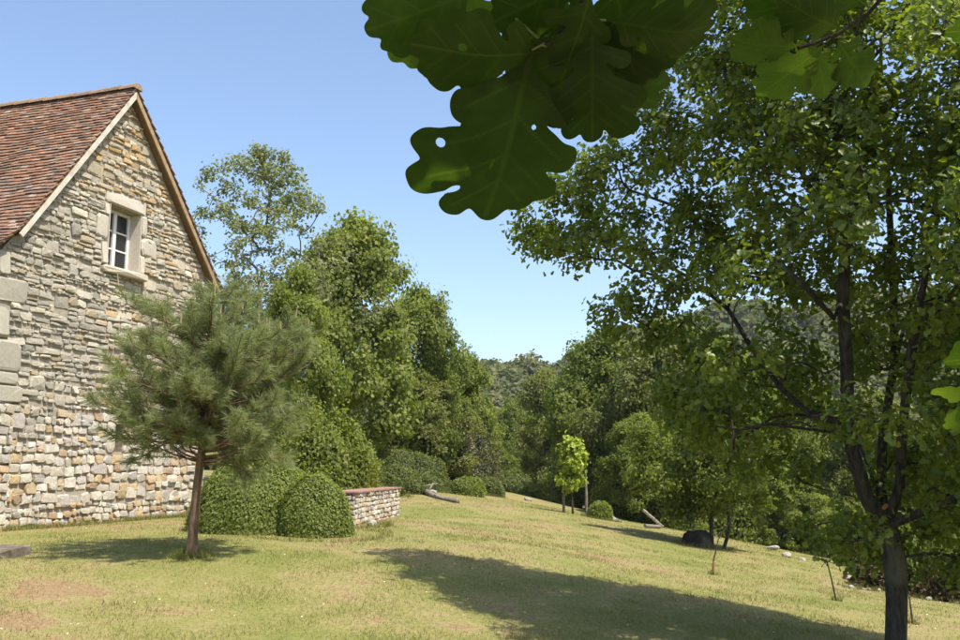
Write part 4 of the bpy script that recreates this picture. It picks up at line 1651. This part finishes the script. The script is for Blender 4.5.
ROCKS = [rock_mesh('rock', s, f) for s, f in ((1, 0.55), (2, 0.7), (3, 0.5), (4, 0.8))]
rr_ = random.Random(8)


def rock(px, py, w, label, group=None, sx=1.0, name='border_stone'):
    p = hit(px, py)
    s = w / 2 / F * p[1]
    o = bpy.data.objects.new(name, ROCKS[rr_.randrange(4)])
    C.objects.link(o)
    o.scale = (s * sx, s, s)
    o.location = (p[0], p[1], p[2] + s * 0.25)
    o.rotation_euler = (rr_.uniform(-.2, .2), rr_.uniform(-.2, .2), rr_.uniform(0, 6))
    return tag(o, label, 'stone', group)


border = [(846, 586), (852, 589), (858, 587), (864, 590), (870, 591), (878, 592), (916, 597), (923, 599), (930, 600), (938, 600), (944, 602), (951, 602), (957, 604), (964, 605), (972, 606), (980, 608)]
for (x, y) in border:
    rock(x + rr_.uniform(-1, 1), y + rr_.uniform(-1.0, 0.6), rr_.uniform(5, 9.5), 'pale limestone lump in the rough stone border beside the oak trunk', 'stones of the border')
for (x, y) in [(849, 580), (856, 579), (930, 594), (945, 595), (955, 596)]:
    rock(x, y, rr_.uniform(6, 10), 'pale stone on the second tier of the rough stone border', 'stones of the border')
rock(772, 550, 12, 'flat pale stone slab lying at the field edge below the bright bush', None, 1.3, 'flat_stone')
rock(787, 557, 10, 'small white stone on the grass by the flat pale slab', None, 1.2, 'white_stone')
rock(802, 561, 7, 'smallest white stone on the grass by the flat pale slab', None, 1.2, 'white_stone')
rock(501, 494, 9, 'grey stone at the foot of the dark round bush', None, 1.1, 'grey_stone')
rock(528, 501, 9, 'pale stone at the wood edge past the dark round bush', None, 1.3, 'pale_stone')
rock(431, 494, 12, 'pale stone propped against the fallen log', None, 1.2, 'pale_stone')
rock(416, 492, 8, 'grey stone under the juniper by the fallen log', None, 1.2, 'grey_stone')
rock(372, 526, 12, 'loose stone on the grass at the foot of the tile-coped wall', None, 1.3, 'loose_stone')
# stone block at the edge of the pine's shadow
p = hit(6, 557)
mb = MB()
vs, fs = stone_geo(-0.26, 0.18, -0.06, 0.13, random.Random(4), depth=0.20, rough=0.8)
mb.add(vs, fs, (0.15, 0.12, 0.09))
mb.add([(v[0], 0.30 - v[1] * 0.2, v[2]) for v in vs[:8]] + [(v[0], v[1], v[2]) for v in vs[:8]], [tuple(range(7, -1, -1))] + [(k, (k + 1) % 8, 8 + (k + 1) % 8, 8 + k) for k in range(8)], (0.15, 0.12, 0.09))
o = mb.build('stone_block', M['stone'])
o.location = [float(c) for c in p]
tag(o, 'weathered stone block on the grass in the shadow of the pine', 'stone')
# fallen log with stubs
a, b = hit(407, 490), hit(455, 503)
mb = MB()
L = np.linalg.norm(b - a)
pts = [a + (b - a) * t + np.array([0.10 * math.sin(7 * t), 0, 0.11 - 0.04 * t + 0.05 * math.sin(6 * t)]) for t in np.linspace(0, 1, 7)]
pl = [q - a for q in pts]
log = thing('fallen_log', 'dark fallen log lying on the bank below the junipers', 'log', a)
mb.tube(pl, [0.12, 0.105, 0.095, 0.10, 0.085, 0.075, 0.085], 10, wob=0.12)
mb.build('trunk', M['old_wood'], log, smooth=True)
for t, dr in ((1, (0.7, 0.3, 0.12)), (3, (0.16, 0.1, 0.30)), (5, (-0.3, -0.1, 0.14))):
    mb = MB()
    mb.tube([pl[t], pl[t] + np.array(dr)], [0.05, 0.025], 6)
    mb.build('branch_stub', M['old_wood'], log, smooth=True)
# pale poles at the wood edge
g0 = hit(663, 528)
dp = g0[1]


def pole(name, label, pts_, rad_, mat):
    mb = MB()
    mb.tube([np.array(q) - np.array(pts_[0]) for q in pts_], [rad_] * len(pts_), 7)
    o = mb.build(name, M[mat])
    o.location = [float(c) for c in pts_[0]]
    return tag(o, label, 'pole')


e0 = g0 + [0, 0, 0.02]
e1 = at(643, 510, dp + 0.4)
pole('leaning_pole', 'pale wooden pole leaning up into the wood edge bushes', [e0, (e0 + e1) / 2, e1], 0.055, 'old_wood')
q1 = hit(645, 528)
pole('lying_pole', 'short pale pole lying on the grass under the leaning one', [q1 + [0, 0, 0.06], hit(660, 529) + [0, 0, 0.06]], 0.055, 'old_wood')
p = hit(614, 521)
mb = MB()
Mx = Matrix.Translation((0, 0, 0.02)) @ Matrix.Rotation(0.5, 4, 'Y') @ Matrix.Rotation(0.35, 4, 'Z')
mb.box((-0.22, -0.14, 0), (0.22, 0.14, 0.09), Mx, (0.66, 0.64, 0.58))
o = mb.build('white_slab', M['dressed'])
o.location = [float(c) for c in p]
tag(o, 'white slab tilted on the grass beside the small clipped ball', 'slab')
# thin saplings and sticks on the lawn
p = hit(713, 575)
t = thing('sapling', 'thin bare sapling with an orange tie at its foot on the lawn', 'sapling', p)
s_ = p[1] / F
mb = MB()
mb.tube([(0, 0, -0.05), (0.02, 0, 14 * s_), (0.12, 0.02, 34 * s_), (0.42, 0.03, 58 * s_)], [0.016, 0.013, 0.01, 0.006], 6)
mb.build('stem', M['oak_bark'], t)
mb = MB()
mb.tube([(0.0, 0, 2 * s_), (0.012, 0, 8 * s_), (0.018, 0, 13 * s_)], [0.019, 0.021, 0.018], 8)
mb.build('trunk_guard', plain_mat('orange_guard', (0.30, 0.11, 0.05), 0.8), t)
for (x, y, x2, y2, lb) in ((837, 601, 829, 562, 'thin grey stick planted upright on the open lawn'), (913, 624, 911, 598, 'short thin stick planted in the lawn right beside the oak trunk')):
    p = hit(x, y)
    s_ = p[1] / F
    h = (y - y2) * s_
    mb = MB()
    mb.tube([(0, 0, -0.08), ((x2 - x) * s_ * 0.5, 0, h * 0.5), ((x2 - x) * s_, 0, h)], [0.014, 0.012, 0.010], 6)
    if x < 900:
        mb.tube([((x2 - x) * s_ * 0.8, 0, h * 0.8), ((x2 - x) * s_ * 1.6, 0.05, h * 1.1)], [0.007, 0.004], 4)
    o = mb.build('planted_stick', M['oak_bark'])
    o.location = [float(c) for c in p]
    tag(o, lb, 'stick')
mound('brush_pile', 'reddish-brown heap of cut brushwood behind the stone border', 872, 0, 19.5, 48, 562, 0.8, 5200, 0.10, 91, 'brush', cat='brush', rough=0.2, sq=1.9, jit=1.1, tuft=1.5)
mound('brush_pile', 'brown low heap of dry leaves under the dark bush by the border', 932, 0, 18.0, 44, 578, 0.8, 4200, 0.09, 92, 'brush', cat='brush', rough=0.2, sq=1.9, jit=1.1, tuft=1.5)

# ------------------------------------------------------------------ the oak overhead: trunk behind the viewer, broad leaves hanging into view
r_ = np.random.default_rng(55)
oz = gz(2.3, -2.4)
ov = thing('overhanging_oak', 'oak overhead whose broad lobed leaves hang into view against the sky', 'tree', (2.3, -2.4, oz))
sk = Skeleton()
tr = sk.path([(2.3, -2.4, oz - 0.2), (2.3, -2.4, oz + 0.2), (2.32, -2.36, oz + 1.2), (2.25, -2.3, oz + 2.4), (2.1, -2.2, oz + 3.4), (2.1, -2.2, oz + 4.6)])
lim = sk.path([(1.6, -1.6, 3.3), (1.0, -0.8, 3.25), (0.55, -0.1, 3.05), (0.28, 0.3, 2.75)], tr[4])
tw1 = sk.path([at(640, -190, 0.66), at(606, -90, 0.72), at(594, -20, 0.75), at(572, 22, 0.76), at(546, 46, 0.76)], lim[-1])
lim2 = sk.path([(1.7, -1.2, 3.1), (1.1, -0.2, 2.85), (0.72, 0.45, 2.55)], tr[4])
tw2 = sk.path([at(960, -110, 0.92), at(890, -12, 0.95), at(868, 14, 0.96), at(836, 35, 0.97), at(798, 48, 0.97)], lim2[-1])
tw3 = sk.path([at(1160, 120, 1.02), at(1080, 250, 1.08), at(1020, 340, 1.1), at(994, 388, 1.1)], lim2[-1])
cent = []
while len(cent) < 120:
    q = np.array([r_.uniform(-1.6, 4.2), r_.uniform(-4.6, 1.3), r_.uniform(2.3, 5.6)])
    if q[1] > -0.3 and (q[2] - 1.6) < 0.95 * (q[1] + 0.3) + 0.35:
        continue
    cent.append(q)
for t_ in (0.45, 0.6, 0.8, 1.1):  # unseen clumps added along the sun line to shade the near leaves
    cent.append(np.array([0.06, 0.72, 1.98]) + np.array(SDIR) * t_ + r_.normal(size=3) * 0.10)
cent = np.array(cent)
for q in cent:
    if np.linalg.norm(q - np.array([0.06, 0.72, 1.98])) > 0.3:
        sk.attach(q, r_, 4)
mb = MB()
sk.wood(mb, 0.0024, 0.62, 8, r_max=0.2)
o = mb.build('trunk', M['oak_bark'], ov, smooth=True)
inv = -Vector((2.3, -2.4, oz))
o.location = inv
P_, cid = clump_leaves(cent, np.full(len(cent), 0.38), 110, r_, twigs=9)
# nothing of the upper crown may hang below the leaves that are seen
keep = ~((P_[:, 1] > 0.05) & ((P_[:, 2] - 1.6) / np.maximum(P_[:, 1], 0.01) < 0.80))
P_ = P_[keep]
o = link('crown', leaves('overhead_crown', P_, np.array([0, 0, 0.8]) + r_.normal(size=P_.shape) * 0.5, 0.11 * r_.uniform(0.7, 1.3, len(P_)), np.clip(0.5 + r_.normal(size=len(P_)) * 0.2, 0, 1), SHAPE_OAK, seed=12), M['oak_leaf'], ov)
o.location = inv


def leaf_field(X, Y, wl, wr, lob, r, holes):
    """signed distance (leaf length = 1) of a lobed oak leaf, and its vein strength"""
    k = 0.045

    def cap(ax0, ay0, ax1, ay1, r0, r1):
        vx, vy = ax1 - ax0, ay1 - ay0
        h = np.clip(((X - ax0) * vx + (Y - ay0) * vy) / (vx * vx + vy * vy + 1e-9), 0, 1)
        return np.hypot(X - ax0 - vx * h, Y - ay0 - vy * h) - (r0 + (r1 - r0) * h)

    def smin(a, b):
        h = np.clip(0.5 + 0.5 * (b - a) / k, 0, 1)
        return b + (a - b) * h - k * h * (1 - h)
    wav = 0.006 * np.sin(38 * X + 9 * r.random()) * np.sin(34 * Y + 9 * r.random())
    d = cap(0, 0.0, 0, 0.12, 0.008, 0.02)
    w = (wl + wr) / 2
    d = smin(d, cap(0, 0.14, 0, 0.52, 0.05, 0.17 * w / 0.4))
    d = smin(d, cap(0, 0.52, 0, 0.86, 0.17 * w / 0.4, 0.085))
    vein = np.exp(-(X / 0.007) ** 2) * (Y < 0.97)
    for sd, W in ((-1, wl), (1, wr)):
        for i in range(lob):
            f = i / (lob - 1)
            t0 = 0.16 + 0.52 * f + r.uniform(-0.02, 0.02)
            ln = W * (0.50 + 0.5 * math.sin(math.pi * (0.12 + 0.72 * f))) * r.uniform(0.9, 1.08) - 0.06
            ang = math.radians(34 + 20 * f) + r.uniform(-0.08, 0.08)
            x1, y1 = sd * ln * math.cos(ang) * 1.06, t0 + ln * math.sin(ang) * 0.9
            rr = (0.066 + 0.030 * math.sin(math.pi * f)) * r.uniform(0.9, 1.12) * (0.72 + 0.75 * W)
            d = smin(d, cap(0, t0, x1, y1, 0.05, rr))
            vx, vy = x1, y1 - t0
            h = np.clip((X * vx + (Y - t0) * vy) / (vx * vx + vy * vy), 0, 1)
            vein = np.maximum(vein, 0.6 * np.exp(-(np.hypot(X - vx * h, Y - t0 - vy * h) / 0.006) ** 2))
    d = smin(d, np.hypot(X, Y - 0.915) - 0.082)
    d = d + wav
    for (hx, hy, hr) in holes:
        d = np.maximum(d, hr - np.hypot((X - hx), (Y - hy) * 0.8))
    return d, vein


def near_leaf(bp, tp, depth, wl, wr, seed, nv=(0.0, -0.65, -0.75), lob=4, tint=0.5, holes=(), twig=None):
    """one broad lobed leaf from its base pixel to its tip pixel, lying in a plane with normal nv through the base"""
    r = np.random.default_rng(seed)
    n = norm(np.array(nv, float) + r.normal(size=3) * 0.12)
    b = at(bp[0], bp[1], depth)
    o_ = np.array([0, 0, EYE])
    d = ray(*tp)
    e = o_ + d * ((n @ (b - o_)) / (n @ d))
    T_ax = e - b
    L = np.linalg.norm(T_ax)
    T_ax = T_ax / L
    B = np.cross(T_ax, n)
    wm = max(wl, wr) + 0.12
    ny_, nx_ = 76, int(76 * 2 * wm)
    gx_, gy_ = np.meshgrid(np.linspace(-wm, wm, nx_), np.linspace(-0.02, 1.02, ny_))
    st = r.bit_generator.state

    def field(X, Y):
        r.bit_generator.state = st
        return leaf_field(X, Y, wl, wr, lob, r, holes)
    D, _ = field(gx_, gy_)
    cen = (D[:-1, :-1] + D[1:, :-1] + D[:-1, 1:] + D[1:, 1:]) / 4 < 0
    cnt = np.zeros(D.shape)
    for a_, c_ in ((0, 0), (1, 0), (0, 1), (1, 1)):
        cnt[a_:ny_ - 1 + a_, c_:nx_ - 1 + c_] += cen
    edge = (cnt > 0) & (cnt < 4)
    X, Y = gx_.copy(), gy_.copy()
    for _k in range(3):                       # pull rim vertices onto the outline
        D0, _ = field(X, Y)
        e_ = 1e-3
        Dx = (field(X + e_, Y)[0] - D0) / e_
        Dy = (field(X, Y + e_)[0] - D0) / e_
        g2 = np.maximum(Dx ** 2 + Dy ** 2, 0.2)
        X = np.where(edge, X - np.clip(D0 * Dx / g2, -0.012, 0.012), X)
        Y = np.where(edge, Y - np.clip(D0 * Dy / g2, -0.012, 0.012), Y)
    _, vein = field(X, Y)
    ids = -np.ones(D.shape, dtype=int)
    used = cnt > 0
    ids[used] = np.arange(used.sum())
    q0, q1, q2, q3 = ids[:-1, :-1][cen], ids[:-1, 1:][cen], ids[1:, 1:][cen], ids[1:, :-1][cen]
    X, Y, vein = X[used], Y[used], vein[used]
    ph = r.random(3) * 6
    Zn = 0.16 * np.sin(math.pi * Y * 0.9) - 0.55 * X * X + 0.022 * np.sin(9 * Y + ph[0] + 4 * np.abs(X)) + 0.018 * np.sin(13 * X + ph[1] + 5 * Y) - 0.05 * np.abs(X) - 0.010 * vein
    P3 = b + L * (Y[:, None] * T_ax + X[:, None] * B + Zn[:, None] * n * 0.6)
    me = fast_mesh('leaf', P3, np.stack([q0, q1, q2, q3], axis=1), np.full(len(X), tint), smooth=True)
    va = me.attributes.new('vein', 'FLOAT', 'POINT')
    va.data.foreach_set('value', vein.astype(np.float32))
    o = link('leaf', me, M['near_leaf'], ov)
    o.location = inv
    if twig is not None:
        j = min(twig, key=lambda i: np.linalg.norm(np.array(sk.p[i]) - b))
        a0 = np.array(sk.p[j])
        if np.linalg.norm(a0 - b) > 0.004:
            mbp = MB()
            mbp.tube([a0, a0 * 0.7 + b * 0.3 + np.array([0, 0, 0.002]), a0 * 0.3 + b * 0.7 + np.array([0, 0, 0.001]), b], [0.0014, 0.0011, 0.0010, 0.0009], 6)
            mbp.build('petiole', M['petiole'], o, smooth=True)
    return o


# base pixel, tip pixel, depth, half widths, seed, tint (sunlit leaves set lighter, shaded ones darker), holes (across, along, radius)
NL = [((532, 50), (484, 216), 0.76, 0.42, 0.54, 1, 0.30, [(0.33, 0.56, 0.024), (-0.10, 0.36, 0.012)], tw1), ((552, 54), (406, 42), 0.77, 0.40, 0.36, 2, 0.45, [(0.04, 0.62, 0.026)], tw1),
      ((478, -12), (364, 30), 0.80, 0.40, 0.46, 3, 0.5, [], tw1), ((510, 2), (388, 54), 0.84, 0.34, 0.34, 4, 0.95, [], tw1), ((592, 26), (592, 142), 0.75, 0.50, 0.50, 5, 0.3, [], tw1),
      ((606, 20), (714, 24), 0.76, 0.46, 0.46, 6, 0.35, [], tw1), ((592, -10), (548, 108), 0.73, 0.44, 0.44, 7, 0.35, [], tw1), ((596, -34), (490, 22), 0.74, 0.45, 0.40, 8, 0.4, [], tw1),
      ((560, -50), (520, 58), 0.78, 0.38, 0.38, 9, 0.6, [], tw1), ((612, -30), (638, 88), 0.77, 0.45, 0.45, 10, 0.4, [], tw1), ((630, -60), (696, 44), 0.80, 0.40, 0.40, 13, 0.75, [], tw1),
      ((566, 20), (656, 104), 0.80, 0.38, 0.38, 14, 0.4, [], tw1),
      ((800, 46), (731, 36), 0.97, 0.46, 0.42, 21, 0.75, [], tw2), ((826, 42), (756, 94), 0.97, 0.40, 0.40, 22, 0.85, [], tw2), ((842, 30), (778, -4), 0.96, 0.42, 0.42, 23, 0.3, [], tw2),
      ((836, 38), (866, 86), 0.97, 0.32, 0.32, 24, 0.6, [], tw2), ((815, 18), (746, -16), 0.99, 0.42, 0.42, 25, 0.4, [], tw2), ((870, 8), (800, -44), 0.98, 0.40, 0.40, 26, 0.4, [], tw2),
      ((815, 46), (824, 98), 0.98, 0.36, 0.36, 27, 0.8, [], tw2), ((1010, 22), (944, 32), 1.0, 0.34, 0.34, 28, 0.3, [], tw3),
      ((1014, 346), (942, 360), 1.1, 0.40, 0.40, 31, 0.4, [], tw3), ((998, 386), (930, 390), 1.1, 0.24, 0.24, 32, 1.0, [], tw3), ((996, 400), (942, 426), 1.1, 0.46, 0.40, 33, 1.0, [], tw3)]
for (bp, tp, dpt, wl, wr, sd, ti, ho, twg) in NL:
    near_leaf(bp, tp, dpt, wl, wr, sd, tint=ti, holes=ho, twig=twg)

# ------------------------------------------------------------------ grass and daisies
r_ = np.random.default_rng(202)
NB = 330000
Y = 7.0 + 29.0 * r_.random(NB) ** 1.9
X = (r_.random(NB) * 2 - 1) * (0.60 * Y + 1.0)
clumpk = np.sin(X * 3.1 + np.sin(Y * 2.3)) * np.sin(Y * 2.7 + 1.3 * np.sin(X * 1.7))
keep = r_.random(NB) < 0.62 + 0.38 * clumpk
X, Y = X[keep], Y[keep]
n = len(X)
Z = ground_z(X, Y)
h = r_.uniform(0.014, 0.040, n) * (1 + 0.35 * clumpk[keep])
th = r_.random(n) * 2 * math.pi
w = 0.0024 * (0.7 + Y / 14)
sx, sy = np.cos(th) * w, np.sin(th) * w
lx, ly = r_.normal(size=n) * 0.55 * h, r_.normal(size=n) * 0.55 * h
V = np.stack([np.c_[X - sx, Y - sy, Z - 0.004], np.c_[X + sx, Y + sy, Z - 0.004], np.c_[X + lx, Y + ly, Z + h]], axis=1).reshape(-1, 3)
Fq = np.arange(n)[:, None] * 3 + np.array([[0, 1, 2]])
tint = np.repeat(np.clip(r_.normal(size=n) * 0.18 + 0.48, 0, 1), 3)
# longer tufts the mower misses: along walls, shrubs and trunks
ex, ey = [], []
wr_ = np.random.default_rng(77)
for t_ in wr_.uniform(-1.6, GW - 0.1, 5200):
    q = PL[:2] + gdir * t_ + nrm2 * abs(wr_.normal() * 0.10 + 0.12)
    ex.append(q[0]), ey.append(q[1])
for (cx_, cy_, rad_, nn_) in [(pP[0], pP[1], 0.12, 700), (pO[0], pO[1], 0.24, 1100), (pS[0], pS[1], 0.42, 700), (pT[0], pT[1], 0.3, 500)]:
    for _k in range(nn_):
        a_ = wr_.uniform(0, 6.28)
        rr2 = rad_ + abs(wr_.normal() * 0.09)
        ex.append(cx_ + rr2 * math.cos(a_)), ey.append(cy_ + rr2 * math.sin(a_))
for ob in C.objects:
    if ob.name.startswith(('clipped_shrub', 'round_bush', 'juniper_bush', 'stone_wall', 'planted_stick', 'sapling', 'border_stone')):
        rx_ = {'clipped_shrub': 1.15, 'round_bush': 0.55, 'juniper_bush': 0.8, 'stone_wall': 0.6, 'border_stone': 0.12}.get(ob.name.split('.')[0], 0.05)
        for _k in range(900 if rx_ > 0.5 else 60):
            a_ = wr_.uniform(0, 6.28)
            rr2 = rx_ * (0.92 + abs(wr_.normal() * 0.10)) + 0.02
            ex.append(ob.location.x + rr2 * math.cos(a_)), ey.append(ob.location.y + rr2 * math.sin(a_))
for _c in range(130):                       # scattered weeds in the lawn
    cy_ = 7.5 + 18 * wr_.random() ** 1.5
    cx_ = wr_.uniform(-0.6, 0.6) * cy_
    for _k in range(16):
        ex.append(cx_ + wr_.normal() * 0.05), ey.append(cy_ + wr_.normal() * 0.05)
ex, ey = np.array(ex), np.array(ey)
ez = ground_z(ex, ey)
n2 = len(ex)
hh_ = wr_.uniform(0.04, 0.13, n2)
hh_[-130 * 16:] *= 0.55
th_ = wr_.random(n2) * 6.28
sx2, sy2 = np.cos(th_) * 0.005, np.sin(th_) * 0.005
lx2, ly2 = wr_.normal(size=n2) * 0.45 * hh_, wr_.normal(size=n2) * 0.45 * hh_
V2 = np.stack([np.c_[ex - sx2, ey - sy2, ez - 0.005], np.c_[ex + sx2, ey + sy2, ez - 0.005], np.c_[ex + lx2, ey + ly2, ez + hh_]], axis=1).reshape(-1, 3)
V = np.concatenate([V, V2])
Fq = np.arange(len(V) // 3)[:, None] * 3 + np.array([[0, 1, 2]])
tint = np.concatenate([tint, np.repeat(np.clip(wr_.normal(size=n2) * 0.2 + 0.3, 0, 1), 3)])
o = link('grass', fast_mesh('grass', V, Fq, tint), M['grass'])
o['kind'] = 'stuff'
o['label'] = 'short dry mown grass blades of the lawn'
o['category'] = 'grass'
n = 420
Y = 7.2 + 10 * r_.random(n) ** 1.4
X = (r_.random(n) * 2 - 1) * (0.58 * Y)
Z = ground_z(X, Y)
V, Fq = [], []
for k in range(n):
    c = np.array([X[k], Y[k], Z[k] + r_.uniform(0.02, 0.05)])
    b = len(V)
    rad = r_.uniform(0.005, 0.011)
    for j in range(6):
        a = j * math.pi / 3
        V.append(c + np.array([rad * math.cos(a), rad * math.sin(a), 0.3 * rad * math.cos(a + k)]))
    Fq += [(b, b + 1, b + 2, b + 3), (b, b + 3, b + 4, b + 5)]
o = link('daisies', fast_mesh('daisies', np.array(V), np.array(Fq)), plain_mat('pale_petal', (0.72, 0.68, 0.52), 0.8, 0.1))
o['kind'] = 'stuff'
o['label'] = 'tiny pale flowers dotted through the lawn'
o['category'] = 'flowers'

# ------------------------------------------------------------------ thin summer haze between here and the hillside
mb = MB()
mb.box((-950, -520, -20), (950, 1520, 70))
m_, nt_, p_, o_ = new_mat('haze_air')
nt_.nodes.remove(p_)
v_ = node(nt_, 'ShaderNodeVolumePrincipled')
v_.inputs['Color'].default_value = (0.86, 0.92, 1.0, 1)
v_.inputs['Density'].default_value = 0.00022
v_.inputs['Anisotropy'].default_value = 0.2
nt_.links.new(v_.outputs[0], o_.inputs['Volume'])
o = mb.build('haze', m_)
o['kind'] = 'stuff'
o['label'] = 'thin pale summer haze filling the valley air'
o['category'] = 'haze'
